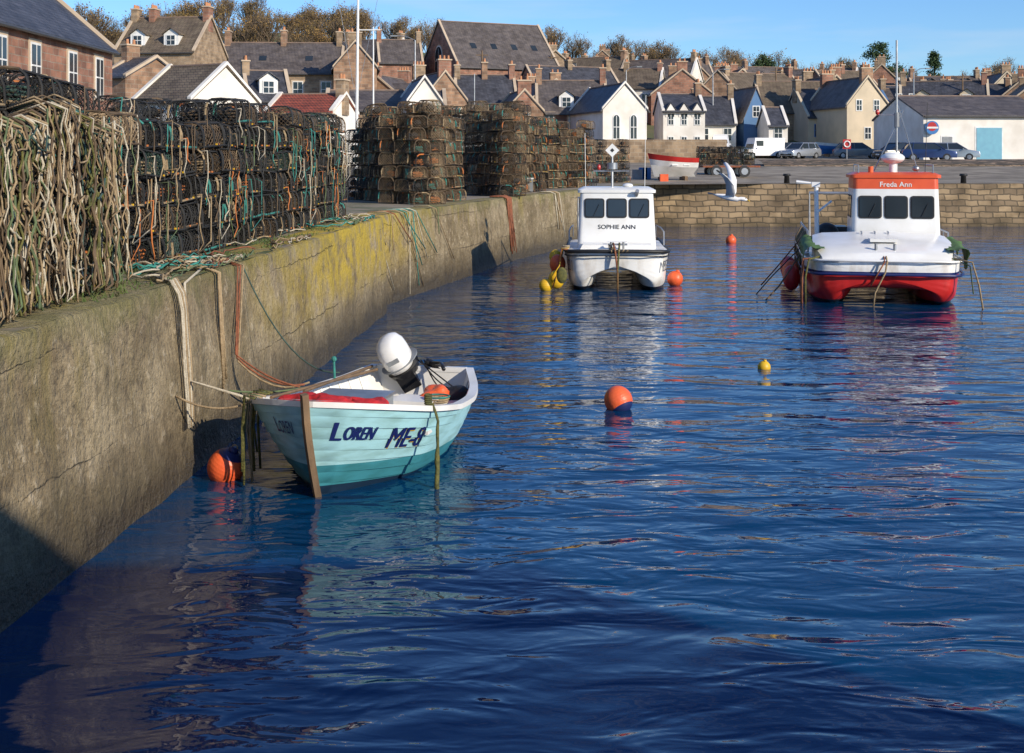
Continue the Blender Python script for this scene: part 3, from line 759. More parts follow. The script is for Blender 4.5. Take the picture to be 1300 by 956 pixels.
def zpaint(name,stops,noi=.75):
    m,nt,b=newmat(name); L=nt.links
    tc=N(nt,'ShaderNodeTexCoord'); s=N(nt,'ShaderNodeSeparateXYZ'); L.new(tc.outputs['Object'],s.inputs[0])
    mr=N(nt,'ShaderNodeMapRange'); mr.inputs[1].default_value=-.5; mr.inputs[2].default_value=1.5; L.new(s.outputs[2],mr.inputs[0])
    r=N(nt,'ShaderNodeValToRGB'); r.color_ramp.interpolation='CONSTANT'; el=r.color_ramp.elements
    for i,(z,c) in enumerate(stops):
        p=(z+.5)/2
        if i<2: el[i].position=p; el[i].color=c4(c)
        else: x=el.new(p); x.color=c4(c)
    L.new(mr.outputs[0],r.inputs[0])
    nz=N(nt,'ShaderNodeTexNoise'); nz.inputs['Scale'].default_value=3.5; nz.inputs['Detail'].default_value=8; mp=N(nt,'ShaderNodeMapping'); mp.inputs['Scale'].default_value=(1,1,.4); L.new(tc.outputs['Object'],mp.inputs[0]); L.new(mp.outputs[0],nz.inputs['Vector'])
    rr=N(nt,'ShaderNodeValToRGB'); rr.color_ramp.elements[0].position=.36; rr.color_ramp.elements[1].position=.56; rr.color_ramp.elements[0].color=(.55,.46,.36,1); rr.color_ramp.elements[1].color=(1,1,1,1); L.new(nz.outputs[0],rr.inputs[0])
    mx=N(nt,'ShaderNodeMix',data_type='RGBA',blend_type='MULTIPLY'); mx.inputs[0].default_value=noi; L.new(r.outputs[0],mx.inputs[6]); L.new(rr.outputs[0],mx.inputs[7]); L.new(mx.outputs[2],b.inputs['Base Color']); b.inputs['Roughness'].default_value=.3
    return m
M['sophiehull']=zpaint('white_hull_paint',[(-.5,(.02,.02,.025)),(.1,(.82,.82,.79)),(.9,(.82,.82,.79))],.55)
M['fredahull']=zpaint('red_hull_paint',[(-.5,(.02,.02,.02)),(.08,(.55,.024,.02)),(.68,(.015,.03,.14)),(.74,(.82,.82,.8))],.65)
def wheelhouse(e,x0,x1,hb,ht,z0,z1,roofmat,body,winz,nfront,rake=.16,upper=None,yo=0.0,nm='wheelhouse'):
    mb=MB()
    r=.12
    rings=[]
    for z in [z0,z1]:
        f=(z-z0)/(z1-z0); hw=hb+(ht-hb)*f; xa=x0+rake*f
        ring=[]
        for cx,cy,a0 in((xa+r,hw-r,90),(xa+r,-hw+r,180),(x1-r,-hw+r,270),(x1-r,hw-r,0)):
            for i in range(5):
                a=math.radians(a0+22.5*i); ring.append(Vector((cx+r*math.cos(a),cy+r*math.sin(a),z)))
        rings.append(ring)
    zs=z1-(.0 if not upper else upper)
    if upper:
        f=(zs-z0)/(z1-z0); mid=[a.lerp(b,f) for a,b in zip(*rings)]
        mb.loft([rings[0],mid],body,cap=False); mb.loft([mid,rings[1]],roofmat)
    else: mb.loft(rings,body)
    rr=[[Vector((x0+rake+(p.x-x0-rake)*1.04-.03,p.y*1.07,z)) for p in rings[1]] for z in (z1,z1+.07)]
    rr.append([Vector(((p.x-(x0+x1)/2)*.9+(x0+x1)/2,p.y*.92,z1+.13)) for p in rings[1]])
    mb.loft(rr,roofmat)
    nrm=Vector((-(z1-z0),0,rake)).normalized(); V=Vector((rake,0,z1-z0)).normalized()
    f=(winz[0]-z0)/(z1-z0); hw=hb+(ht-hb)*f; ww=(2*hw-.22)/nfront
    for i in range(nfront):
        y=(hw-.11)-(i+.5)*ww
        O=Vector((x0+rake*f,y,winz[0]))
        mb.panel(O,(0,-1,0),V,ww-.05,winz[1]-winz[0],'black',.015,.07)
        mb.panel(O+V*.035,(0,-1,0),V,ww-.12,winz[1]-winz[0]-.07,'glass',.024,.05)
        if i!=1: mb.tube([O+V*.05+nrm*.04+Vector((0,.02,0)),O+V*.35+nrm*.04+Vector((0,-.12,0))],.008,4,'black')
    for sd in(1,-1):
        for i in range(2):
            l=(x1-x0-.5)/2; xc=x0+.32+l*(i+.5)
            O=Vector((xc,sd*hw,winz[0])); Uv=Vector((1,0,0)) if sd<0 else Vector((-1,0,0)); Vs=Vector((0,sd*(ht-hb),z1-z0)).normalized()
            mb.panel(O,Uv,Vs,l-.08,winz[1]-winz[0],'black',.012,.07)
            mb.panel(O+Vs*.035,Uv,Vs,l-.15,winz[1]-winz[0]-.07,'glass',.02,.05)
    o=mb.build(nm,e,'auto'); o.location=(0,yo,0)
    return lambda y,z: Vector((x0+rake*(z-z0)/(z1-z0),y+yo,z))+nrm*.008
def ftext(e,body,fn,yc,w,z0,h,mat,nm='name_lettering',bold=.01):
    vs,fs,asp=text_pts(body,0,bold); mb=MB(); mb.add([fn(yc+w/2-u*w,z0+v*h) for u,v in vs],fs,mat); mb.build(nm,e)

# white catamaran
p=W(784,371); so=empty('white_catamaran_fishing_boat',(p.x,p.y,0),math.radians(90-4))
gp,h=cat_hull('s',so,7.2,2.62,1.0,.85,'sophiehull',.5)
mb=MB(); mb.tube(gp,.045,8,'black'); mb.tube([(q[0],q[1]*1.0,q[2]-.11) for q in gp],.016,6,'black'); mb.build('rubbing_strake',so,True)
fn=wheelhouse(so,1.5,3.4,1.0,.93,.95,2.36,'cleanwhite','cleanwhite',(1.72,2.22),3,.12)
ftext(so,'SOPHIE ANN',fn,0,.95,1.44,.11,'letterk')
mb=MB()
mb.box((.95,0,1.02),(1.1,1.9,.18),'cleanwhite',taper=.9); mb.box((.8,0,1.14),(.5,.5,.06),'cleanwhite')
mb.tube([(.25,.15,1.0),(.25,.15,1.2)],.03,8,'steel'); mb.tube([(.25,-.15,1.0),(.25,-.15,1.2)],.03,8,'steel'); mb.tube([(.25,.24,1.14),(.25,-.24,1.14)],.025,8,'steel')
for sd in(1,-1):
    mb.tube([(2,sd*1.22,1.0),(2.05,sd*1.22,1.35),(4,sd*1.22,1.35),(6.8,sd*1.22,1.25),(6.9,sd*1.22,.9)],.018,6,'steel')
mb.tube([(1.62,-.5,2.3),(1.45,-.52,2.42)],.05,8,'steel')
mb.build('deck_fittings',so,'auto')
mb=MB()
mb.tube([(2.9,.1,2.45),(2.95,.1,3.55)],.03,8,'steel'); mb.tube([(2.9,-.35,2.9),(2.9,.6,2.9)],.018,6,'steel')
mb.tube([(2.7,-.75,2.4),(2.7,-.78,4.9)],.008,5,'cleanwhite'); mb.tube([(2.6,.8,2.4),(2.6,.82,3.9)],.008,5,'cleanwhite')
mb.box((2.9,.1,3.45),(.03,.26,.26),'cleanwhite',Matrix.Rotation(math.pi/4,3,'X')); mb.box((2.9,.1,3.45),(.04,.08,.08),'black',Matrix.Rotation(math.pi/4,3,'X'))
mb.tube([(2.9,.1,2.95),(2.9,.1,3.12)],[.14,.14],14,'steel'); mb.ell((2.4,-.3,2.53),(.14,.14,.06),'cleanwhite',14,8)
mb.ell((2.9,.45,3.0),(.05,.05,.08),'red',8,6)
mb.tube([(5.6,1.05,.9),(5.6,1.05,2.1),(5.6,-1.05,2.1),(5.6,-1.05,.9)],.035,8,'steel')
mb.build('mast_and_gantry',so,'auto')
for sgn in(1,-1):
    vs,fs,asp=text_pts('ME21',.1,0); mbt=MB(); P2=[]
    for (u,v) in vs:
        xx=(.12+.62*(1-u)) if sgn>0 else (.12+.62*u)
        gw=lerp([(0,.78),(.22,.87),(.65,.95),(1.3,.99)],xx)*1.31
        yo=lerp([(0,.75),(.22,.83),(.65,.89),(1.3,.93)],xx)*1.31
        z=.5+v*.26; f=(z-.2)/.78
        P2.append((xx,(yo+(gw-yo)*f+.03)*sgn,z))
    mbt.add(P2,fs,'letterk'); mbt.build('registration',so)
mb=MB(); random.seed(31)
for sg,yy in((1,.1),(-1,-.05)):
    mb.tube([(.25,yy,1.17),(-.1,yy*.6,1.0),(-.16,0,.5),(-.18,0,-.1)],.024,6,'rust' if sg>0 else 'weed')
for k in range(5): mb.tube(catenary((.3,.2,1.14),(-.12,-.25+.1*k,1.02),.1,8,.02),.016,5,'tan')
mb.build('bow_chain',so,True)
mb=MB()
for i in range(34):
    x=U(.3,1.6); mb.tube([(x,1.2,1.0),(x+U(-.1,.1),1.36,1.02),(x+U(-.15,.15),1.42,.6),(x+U(-.2,.2),1.46+U(0,.2),U(.0,.3))],U(.012,.025),5,random.choice(['tan','yellow','rust','cream','weed','tan']))
mb.ell((.5,1.5,.25),(.2,.2,.23),'yellow'); mb.ell((.9,1.48,.6),(.2,.2,.24),'orange'); mb.ell((.3,1.75,.12),(.17,.17,.17),'yellow'); mb.ell((1.6,1.5,.3),(.18,.18,.2),'orange')
mb.ell((1.3,1.55,.75),(.16,.16,.18),'yellow'); mb.ell((.0,1.35,.4),(.07,.13,.2),'weed')
mb.build('fenders_and_ropes',so,True)

# red catamaran
p=W(1126,389); fr=empty('red_catamaran_fishing_boat',(p.x,p.y,0),math.radians(90-11))
gp,h=cat_hull('f',fr,7.6,3.5,.98,.98,'fredahull',.36)
mb=MB(); mb.tube([(q[0],q[1]*1.01,q[2]-.28) for q in gp],.03,8,'navy'); mb.tube([(q[0]+.03,q[1]*1,q[2]+.02) for q in gp],.03,8,'cleanwhite'); mb.build('rubbing_strake',fr,True)
mb=MB(); rings=[]
for x,hw,z in((.12,1.36,1.0),(.2,1.39,1.12),(.7,1.52,1.28),(1.4,1.55,1.4),(2.1,1.52,1.48),(2.2,1.5,1.1)):
    rings.append([Vector((x,-hw,.95)),Vector((x,hw,.95)),Vector((x,hw*.99,z-.06)),Vector((x,hw*.85,z)),Vector((x,0,z+.05)),Vector((x,-hw*.85,z)),Vector((x,-hw*.99,z-.06))])
mb.loft(rings,'cleanwhite'); mb.build('foredeck',fr,'auto')
YO=-.42
fn=wheelhouse(fr,2.15,3.9,1.02,.97,1.2,2.78,'orangepaint','cleanwhite',(1.82,2.36),3,.1,.26,YO)
ftext(fr,'Freda Ann',fn,0,.72,2.57,.12,'white','name_lettering')
mb=MB(); Y=YO
mb.tube([(2.9,Y,2.9),(2.9,Y,3.15)],.09,10,'cleanwhite'); mb.ell((2.9,Y,3.25),(.28,.28,.14),'cleanwhite',18,10)
mb.tube([(3.0,Y-.1,2.9),(3.0,Y-.1,6.1)],.025,8,'steel'); mb.tube([(3.0,Y+.45,2.9),(3.0,Y-.25,4.4)],.015,6,'steel'); mb.tube([(3.0,Y-.6,2.9),(3.0,Y-.1,4.6)],.012,6,'steel')
mb.tube([(3.3,Y-.8,2.9),(3.3,Y-.85,4.6)],.008,5,'black'); mb.tube([(3.0,Y-.1,4.3),(3.0,Y+.35,4.3)],.015,6,'steel'); mb.ell((3.0,Y+.35,4.36),(.05,.05,.07),'red',8,6); mb.tube([(3.0,Y-.1,4.0),(3.0,Y-.1,4.35)],.06,8,'grey')
mb.tube([(2.5,Y+.55,2.9),(2.5,Y+.55,3.05)],.06,10,'orange'); mb.ell((2.6,Y-.5,3.0),(.09,.09,.07),'steel',10,6)
for y in(-.85,.85): mb.tube([(2.3,Y+y,2.9),(2.3,Y+y,3.08),(3.7,Y+y,3.08),(3.7,Y+y,2.9)],.015,6,'steel')
mb.tube([(3.1,1.35,1.0),(3.1,1.37,2.62),(3.1,1.85,2.66)],[.06,.055,.05],8,'cleanwhite'); mb.tube([(3.1,1.85,2.66),(3.1,1.85,2.3)],.012,5,'black'); mb.box((3.1,1.38,2.6),(.12,.2,.12),'cleanwhite')
mb.tube([(3.1,1.37,1.9),(3.1,1.0,2.2)],.03,6,'cleanwhite')
mb.tube([(6.4,1.4,1.0),(6.4,1.4,2.3),(6.4,-1.4,2.3),(6.4,-1.4,1.0)],.04,8,'steel')
for sd in(1,-1):
    mb.tube([(2.2,sd*1.6,1.0),(2.25,sd*1.6,1.5),(5,sd*1.62,1.5),(7.3,sd*1.6,1.45),(7.35,sd*1.6,1.0)],.02,6,'steel')
    for x in(3,4,5,6,7): mb.tube([(x,sd*1.6,1.0),(x,sd*1.6,1.5)],.015,6,'steel')
mb.build('mast_and_rigging',fr,'auto')
mb=MB(); random.seed(12)
for sd in(1,-1):
    P=[];nx,ny=12,10
    for i in range(nx):
        for j in range(ny):
            x=.3+i*.17; t=j/(ny-1)
            hang=.35+.25*math.sin(i*.8+sd)
            y=1.3+.47*min(1,t*1.9); z=1.27+.012*i-.04*(t<.3)-hang*max(0,t-.42)*1.6
            P.append((x+.04*math.sin(j*2),sd*(y+.02*math.sin(i*2.2+j)),z+.02*math.sin(i*3)))
    mb.add(P,[(i*ny+j,i*ny+j+1,(i+1)*ny+j+1,(i+1)*ny+j) for i in range(nx-1) for j in range(ny-1)],'greentarp')
mb.build('green_tarpaulin',fr,True)
mb=MB()
for k in range(5): mb.ell((1.8+k*.85,2.0,.42+.06*math.sin(k)),(.2,.2,.3),['red','orange','red','red','orange'][k],16,12)
mb.tube([(.3,1.5,1.0),(.25,1.78,1.0),(.2,1.82,.5),(.2,1.82,-.1)],.03,7,'rust')
mb.tube([(.3,1.4,1.05),(.15,1.66,1.0),(.1,1.74,.6),(.1,1.74,-.1)],.024,7,'weed')
mb.tube([(.3,0,1.15),(-.05,0,.98),(-.08,.04,.75),(-.02,.25,.3),(-.02,.3,-.1)],.02,6,'tan'); mb.tube([(.3,.05,1.15),(-.06,.05,.98),(-.06,.35,.45)],.016,6,'rust')
mb.tube([(.3,-1.45,1.05),(.1,-1.8,.98),(.0,-1.92,.5),(-.1,-2.0,-.1)],.02,6,'tan'); mb.tube([(.3,-1.4,1.05),(.15,-1.76,.9),(.1,-1.82,.3)],.015,6,'grnrope')
mb.tube([(1.6,1.8,1.0),(1.0,2.3,.3),(.6,2.7,-.1)],.018,6,'wood'); mb.tube([(2.6,1.75,1.1),(2.2,2.5,.35),(1.9,2.9,-.1)],.014,6,'black'); mb.tube([(4.2,1.7,1.2),(3.8,2.3,.5),(3.6,2.7,.05)],.016,6,'rust')
for k in range(22): mb.tube([(2.0+k*.22,1.6,1.4),(2.0+k*.22,1.76,1.1),(2.0+k*.22+U(-.2,.2),1.8,U(.2,.8))],.014,5,random.choice(['grnrope','tan','black','netbrown']))
mb.build('fenders_and_ropes',fr,True)
mb=MB()
mb.box((4.8,.9,1.25),(.8,.7,.5),'blackgloss'); mb.box((5.5,-.6,1.2),(.7,.8,.4),'orange'); mb.box((4.2,1.1,1.25),(.5,.4,.5),'bluepaint'); mb.ell((3.4,1.1,1.35),(.35,.3,.3),'black')
mb.box((.9,0,1.4),(.5,.6,.07),'cleanwhite'); mb.tube([(.35,.2,1.1),(.35,.2,1.35)],.035,8,'steel'); mb.tube([(.35,-.2,1.1),(.35,-.2,1.35)],.035,8,'steel')
for k in range(3): mb.tube([(1.7,-.2+k*.3,1.4),(1.75,-.2+k*.3,1.53),(1.9,-.2+k*.3,1.53)],.02,6,'steel')
mb.build('deck_gear',fr,'auto')

# ------------------------------------------------------------------ houses
M['stonem']=pm('dressed_stone_margin',(.56,.44,.31),(.45,.35,.25),1,.85)
M['ridgem']=pm('ridge_tile',(.3,.2,.15),(.2,.15,.12),2,.8)
M['gutter']=pm('gutter',(.05,.05,.05),(.06,.06,.06),2,.5)
def window(mb,O,Uv,w,h,frame='white',arch=False,margin='stonem'):
    Uv=Vector(Uv);V=Vector((0,0,1)); O=Vector(O)
    if margin: mb.panel(O-V*.14,Uv,V,w+.32,h+.3,margin,.03,0,arch)
    mb.panel(O-V*.02,Uv,V,w+.02,h+.04,frame,.05,0,arch)
    mb.panel(O+V*.07,Uv,V,w-.16,h-.14,'glass',.07,0,arch)
    mb.panel(O+V*(h*.5-.03),Uv,V,w-.1,.06,frame,.085)
    mb.panel(O+V*.07,Uv,V,.05,h-.14-(w*.05 if arch else 0),frame,.082)
def chimney(mb,x,y,z,w=.9,d=.6,h=1.3,mat='stone2',pots=3):
    mb.box((x,y,z+h/2-.7),(w,d,h+1.4),mat); mb.box((x,y,z+h+.06),(w+.16,d+.16,.12),'stonem')
    for i in range(pots):
        px=x+(i-(pots-1)/2)*w/pots if w>=d else x; py=y+((i-(pots-1)/2)*d/pots if d>w else 0)
        mb.tube([(px,py,z+h+.1),(px,py,z+h+.5)],[.13,.1],8,'terracotta')
def house(name,x,y,zb,w,dp,eh,rh,yaw,wall='stone',roof='slate',fw=None,gw=None,chim=(),dorm=(),frame='white',door=None,skew=True,margin='stonem',gablets=(),sky=()):
    e=empty(name,(x,y,zb),math.radians(yaw)); a=w/2;b=dp/2
    mb=MB()
    mb.add([(-a,-b,-4),(a,-b,-4),(a,b,-4),(-a,b,-4),(-a,-b,eh),(a,-b,eh),(a,b,eh),(-a,b,eh),(-a,0,rh-.05),(a,0,rh-.05)],
      [(0,1,5,4),(2,3,7,6),(1,2,6,9,5),(3,0,4,8,7)],wall)
    for gx,gwid,gh in gablets:
        mb.add([(gx-gwid/2,-b-.05,eh-.5),(gx+gwid/2,-b-.05,eh-.5),(gx+gwid/2,-b-.05,eh),(gx,-b-.05,gh),(gx-gwid/2,-b-.05,eh)],[(0,1,2,3,4)],wall)
    mb.build('walls',e)
    mb=MB(); ov=.25; g=(rh-eh)/b; ox=.12
    for sd in(-1,1):
        P=[(-a-ox,sd*(b+ov),eh-g*ov),(a+ox,sd*(b+ov),eh-g*ov),(a+ox,0,rh),(-a-ox,0,rh)]
        Q=[(p[0],p[1],p[2]+.16) for p in P]
        mb.add(P+Q,[(4,5,6,7),(3,2,1,0),(0,1,5,4),(1,2,6,5),(3,0,4,7)],roof)
    for gx,gwid,gh in gablets:
        yb=-b+ (gh-eh)/g
        for sd in(-1,1):
            P=[(gx,-b-.12,gh+.06),(gx,yb+.3,gh+.06),(gx+sd*(gwid/2+.08),-b+.1,eh+.02),(gx+sd*(gwid/2+.08),-b-.12,eh+.02)]
            mb.add([(p[0],p[1],p[2]) for p in P]+[(p[0],p[1],p[2]+.08) for p in P],[(0,1,2,3),(4,5,6,7),(0,4,7,3)],roof)
    mb.build('roof',e)
    mb=MB()
    mb.box((0,0,rh+.17),(w+.2,.22,.1),'ridgem'); mb.tube([(-a,-b-.3,eh-g*ov+.05),(a,-b-.3,eh-g*ov+.05)],.07,6,'gutter')
    if skew:
        for s in(-1,1):
            for sd in(-1,1):
                P=[(s*a-.15,sd*(b+.1),eh-.1),(s*a+.15,sd*(b+.1),eh-.1),(s*a+.15,0,rh+.02),(s*a-.15,0,rh+.02)]
                mb.add([(p[0],p[1],p[2]+.1) for p in P]+[(p[0],p[1],p[2]+.32) for p in P],[(4,5,6,7),(0,1,5,4),(1,2,6,5),(3,0,4,7)],'stonem' if wall.startswith('stone') else wall)
    for c in chim:
        chimney(mb,c*a*.93,0,rh,.6,1.3,U(.8,1.4),random.choice(['stone2','stone','stone3']),random.choice([2,3,4]))
    for sx in sky:
        yy=-b*.55; zz=eh+(b-b*.55)*g+.19; P=[(sx-.4,yy-.4,zz-.4*g),(sx+.4,yy-.4,zz-.4*g),(sx+.4,yy+.4,zz+.4*g),(sx-.4,yy+.4,zz+.4*g)]
        mb.add(P,[(0,1,2,3)],'glass')
    mb.build('ridge_skews_and_chimneys',e)
    mb=MB()
    if fw:
        for (wx,wz,ww,wh) in fw: window(mb,(wx,-b,wz),(1,0,0),ww,wh,frame,margin=margin)
    if gw:
        for it in gw:
            sd,wy,wz,ww,wh=it[:5]; ar=len(it)>5
            window(mb,(sd*a,wy,wz),(0,1,0) if sd>0 else (0,-1,0),ww,wh,frame,ar,margin=margin)
    if door:
        for dx,dw,dh,dm in door: mb.panel((dx,-b,0),(1,0,0),(0,0,1),dw+.25,dh+.12,margin or 'white',.03); mb.panel((dx,-b,0),(1,0,0),(0,0,1),dw,dh,dm,.06)
    if mb.f: mb.build('windows_and_doors',e)
    if dorm:
        mb=MB(); dw_=wall if not wall.startswith('stone') else random.choice(['white','slate','white'])
        for dx in dorm:
            wd=1.5;yb=-b+.7;z0=eh+.7*g; hh=1.25
            mb.box((dx,yb+1.2,z0+hh/2-.1),(wd,2.4,hh+.2),dw_)
            for sd in(-1,1):
                P=[(dx,yb-.2,z0+hh+.6),(dx,yb+3,z0+hh+.6),(dx+sd*(wd/2+.18),yb+3,z0+hh-.05),(dx+sd*(wd/2+.18),yb-.2,z0+hh-.05)]
                mb.add(P+[(p[0],p[1],p[2]+.1) for p in P],[(0,1,2,3),(4,5,6,7),(0,4,7,3),(2,6,7,3)],roof)
            mb.add([(dx-wd/2,yb,z0+hh),(dx+wd/2,yb,z0+hh),(dx,yb,z0+hh+.55)],[(0,1,2)],dw_)
            window(mb,(dx,yb,z0+.12),(1,0,0),.95,1.05,frame,margin=None)
        mb.build('dormers',e)
    return e
def hp(name,x0,x1,ye,yr,d,yaw=0,depth=8,gable=False,base=None,**k):
    xc=WX((x0+x1)/2,d); zt=terr(xc,d)-.1 if base is None else base
    wpx=(x1-x0)/F*d
    eh=WZ(ye,d)-zt
    if gable:
        w=depth;dp=wpx/math.cos(math.radians(yaw)); yc=d+depth/2; rh=WZ(yr,d)-zt
        return house(name,WX((x0+x1)/2,d)+ (depth/2)*math.sin(math.radians(-yaw)),yc,zt,w,dp,eh,rh,90+yaw,**k)
    rh=WZ(yr,d+depth/2)-zt
    return house(name,xc,d+depth/2,zt,wpx,depth,eh,rh,yaw,**k)
random.seed(77)
house('stone_house',-22.4,47.5,2.0,21,8.0,6.15,9.6,90,wall='stone3',roof='slate',
  fw=[(x,z,1.0,1.75) for x in(-8,-5,-2.2,1.1,5.2,8.6) for z in(3.9,.9)],chim=(-1,))
hp('stone_cottage',150,256,66,24,125,yaw=-8,depth=9,wall='stone2',roof='slate3',chim=(-1,1,-.5),dorm=(-2,1.5),fw=[(-2,6,1,1.6),(2,6,1,1.6)])
hp('stone_cottage',142,190,98,76,92,yaw=-30,depth=6,wall='stone',roof='slate',chim=(-1,))
hp('white_gabled_house',186,282,128,86,78,yaw=-28,depth=6.5,wall='harl_w',roof='slate3',skew=True,gw=[(1,0,2.5,.9,1.4)])
hp('stone_cottage',272,428,93,56,135,yaw=4,depth=10,wall='stone2',roof='slate2',chim=(-1,1,0),fw=[(x,z,1.1,1.7) for x in(-4.6,-1.2,2,5) for z in(5.2,)],sky=(-2,3))
hp('stone_cottage',424,478,86,54,130,yaw=8,gable=True,depth=10,wall='stone',roof='slate',chim=(-1,1))
hp('red_roofed_cottage',344,432,143,122,88,yaw=-10,depth=6,wall='harl_w',roof='redtile',chim=(1,))
hp('stone_cottage',298,352,128,92,102,yaw=18,depth=7,wall='stone3',roof='slate',chim=(-1,),dorm=(0,))
hp('slate_roofed_store',408,560,141,117,100,yaw=5,depth=8,wall='stone2',roof='slate2',fw=[(-3,1,1,1.2),(1,1,1,1.2)])
hp('white_gabled_store',518,560,130,100,96,yaw=12,gable=True,depth=7,wall='harl_w',roof='slate',gw=[(-1,0,1.6,.8,1.2)])
hp('stone_church_hall',548,692,86,31,165,yaw=26,depth=13,wall='stone3',roof='slate2',gw=[(-1,0,6.6,2.4,3.6,'a')],sky=(-4,-1,2,5),fw=[(-4,3.6,1.2,2.2),(0,3.6,1.2,2.2),(4,3.6,1.2,2.2)])
hp('stone_cottage',475,530,80,52,165,yaw=10,depth=8,wall='stone3',roof='slate2',chim=(-1,1))
hp('stone_house',538,592,128,92,125,yaw=20,gable=True,depth=10,wall='stone',roof='slate2',chim=(-1,1),gw=[(-1,-1.2,3.5,.8,1.5),(-1,1.2,3.5,.8,1.5)])
hp('stone_house',575,652,138,97,130,yaw=6,depth=9,wall='stone2',roof='slate',chim=(-1,0,1),fw=[(-2,3,1,1.6),(2,3,1,1.6)])
hp('stone_cottage',642,690,142,116,122,yaw=10,depth=8,gable=True,wall='stone',roof='slate2',chim=(-1,),gw=[(-1,0,3,.9,1.4)])
hp('stone_house',682,772,144,104,128,yaw=0,depth=9,wall='stone3',roof='slate2',chim=(-1,1),dorm=(-.6,),fw=[(x,z,1,1.6) for x in(-2.4,.1,2.4) for z in(2.6,)],door=[(0,.9,2,'bluepaint')])
hp('white_chapel_house',765,822,139,107,118,yaw=14,gable=True,depth=11,wall='harl_w',roof='slate',gw=[(-1,-.85,1.9,.75,2.3,'a'),(-1,.85,1.9,.75,2.3,'a')],frame='white',margin=None,fw=[(-2.5,1.2,.8,1.3),(2,1.2,.8,1.3)])
hp('white_terrace',842,895,142,121,124,yaw=0,depth=8,wall='harl_w',roof='slate',gablets=((-1.3,1.05,5.45),(0,1.05,5.45),(1.3,1.05,5.45)),fw=[(x,z,.6,1.1) for x in(-1.3,0,1.3) for z in(1.1,3.3)],chim=(1,),margin=None)
hp('white_cottage',888,938,158,124,132,yaw=-4,depth=9,wall='harl_w',roof='slate',fw=[(-1.2,1,.9,1.4),(1.2,1,.9,1.4)],chim=(-1,1),margin=None)
hp('blue_gabled_store',944,976,150,112,134,yaw=8,gable=True,depth=8,wall='bluewall',roof='slate2',skew=False,gw=[(-1,0,3.4,.8,1.2)],margin=None)
hp('harled_store',976,1000,160,138,128,yaw=0,depth=6,wall='harl_w',roof='slate',fw=[(0,1.6,.9,1.2)],margin=None)
hp('cream_house',1020,1078,149,115,140,yaw=6,depth=9,wall='harl_c',roof='slate',fw=[(x,z,.9,1.4) for x in(-1.4,1.2) for z in(.9,)],chim=(-1,),margin=None,frame='bluepaint')
hp('cream_gabled_house',1074,1130,134,99,133,yaw=12,gable=True,depth=10,wall='harl_c',roof='slate2',gw=[(-1,-1,4.2,.7,1.2),(-1,1,4.2,.7,1.2),(-1,0,1.2,.8,1.3)],chim=(-1,1),margin=None)
hp('blue_fronted_house',1130,1186,136,114,150,yaw=0,depth=8,wall='bluewall',roof='slate2',fw=[(x,4.4,.8,1.2) for x in(-1.6,0,1.6)],chim=(-1,1),margin=None)
hp('harled_cottage',1128,1180,165,142,138,yaw=0,depth=8,wall='harl_w',roof='slate3',fw=[(-1.4,1.2,.9,1.3),(1.4,1.2,.9,1.3)],margin=None)
hp('white_harbour_store',1166,1330,148,124,112,yaw=3,depth=13,wall='harl_w',roof='slate2',skew=False,margin=None,door=[(.2,2.3,2.8,'bluedoor'),(5.2,2.6,2.8,'grey'),(-3.6,.9,2.0,'grey')],base=3.0)
e=empty('round_shop_sign',(WX(1182,111.6),111.3,3.0+2.8)); mb=MB()
mb.tube([(0,0,0),(0,.12,0)],.6,24,'bluepaint'); mb.tube([(.0,-.02,.1),(.0,.0,.1)],.4,20,'red'); mb.box((0,-.03,0),(1.05,.02,.16),'white'); mb.tube([(0,.1,0),(0,.8,0)],.05,6,'steel'); mb.build('disc',e)
def fill(d,xs,wr=(8,13)):
    for x in xs:
        w=U(*wr); X=WX(x,d); z=terr(X,d)-.3; ea=U(3.0,5.0)
        wl=random.choice(['stone','stone2','stone3','stone2','stone','harl_c','stone3','stone2','harl_w']); ya=U(-25,25)+(90 if R()<.3 else 0)
        house('hillside_cottage',X,d+U(-6,6),z,w,U(6.5,8.5),ea,ea+U(2.6,3.8),ya,wall=wl,roof=random.choice(['slate','slate2','slate3','slate2']),chim=(-1,1) if R()<.75 else (0,1),
          fw=[(q*w/2,ea-2.2,.95,1.5) for q in(-.6,0,.6)],gw=[(-1,0,ea-2.2,.9,1.4)],dorm=((-w*.25,w*.25) if R()<.3 else ()),margin=None if wl.startswith('harl') else 'stonem')
random.seed(42)
fill(150,[500,690,1005,1205,1300])
fill(168,[720,800,862,915,965,1030,1150,1235,1290])
fill(192,[480,700,755,835,885,950,1010,1060,1130,1190,1250,1310])
fill(225,[715,790,855,930,985,1045,1105,1165,1275,1330])
fill(262,[770,840,915,1000,1090,1230,1310],(9,15))
e=empty('garden_wall',(0,0,0)); mb=MB()
mb.box((-30,72,3.2),(34,.5,2.8),'stone2'); mb.box((-6,100,3.5),(46,.5,2.2),'stone2'); mb.build('wall',e)
mb=MB(); mb.box((WX(935,121),121,3.6),(WX(985,121)-WX(885,121),.4,1.0),'stone2'); mb.build('low_stone_wall')

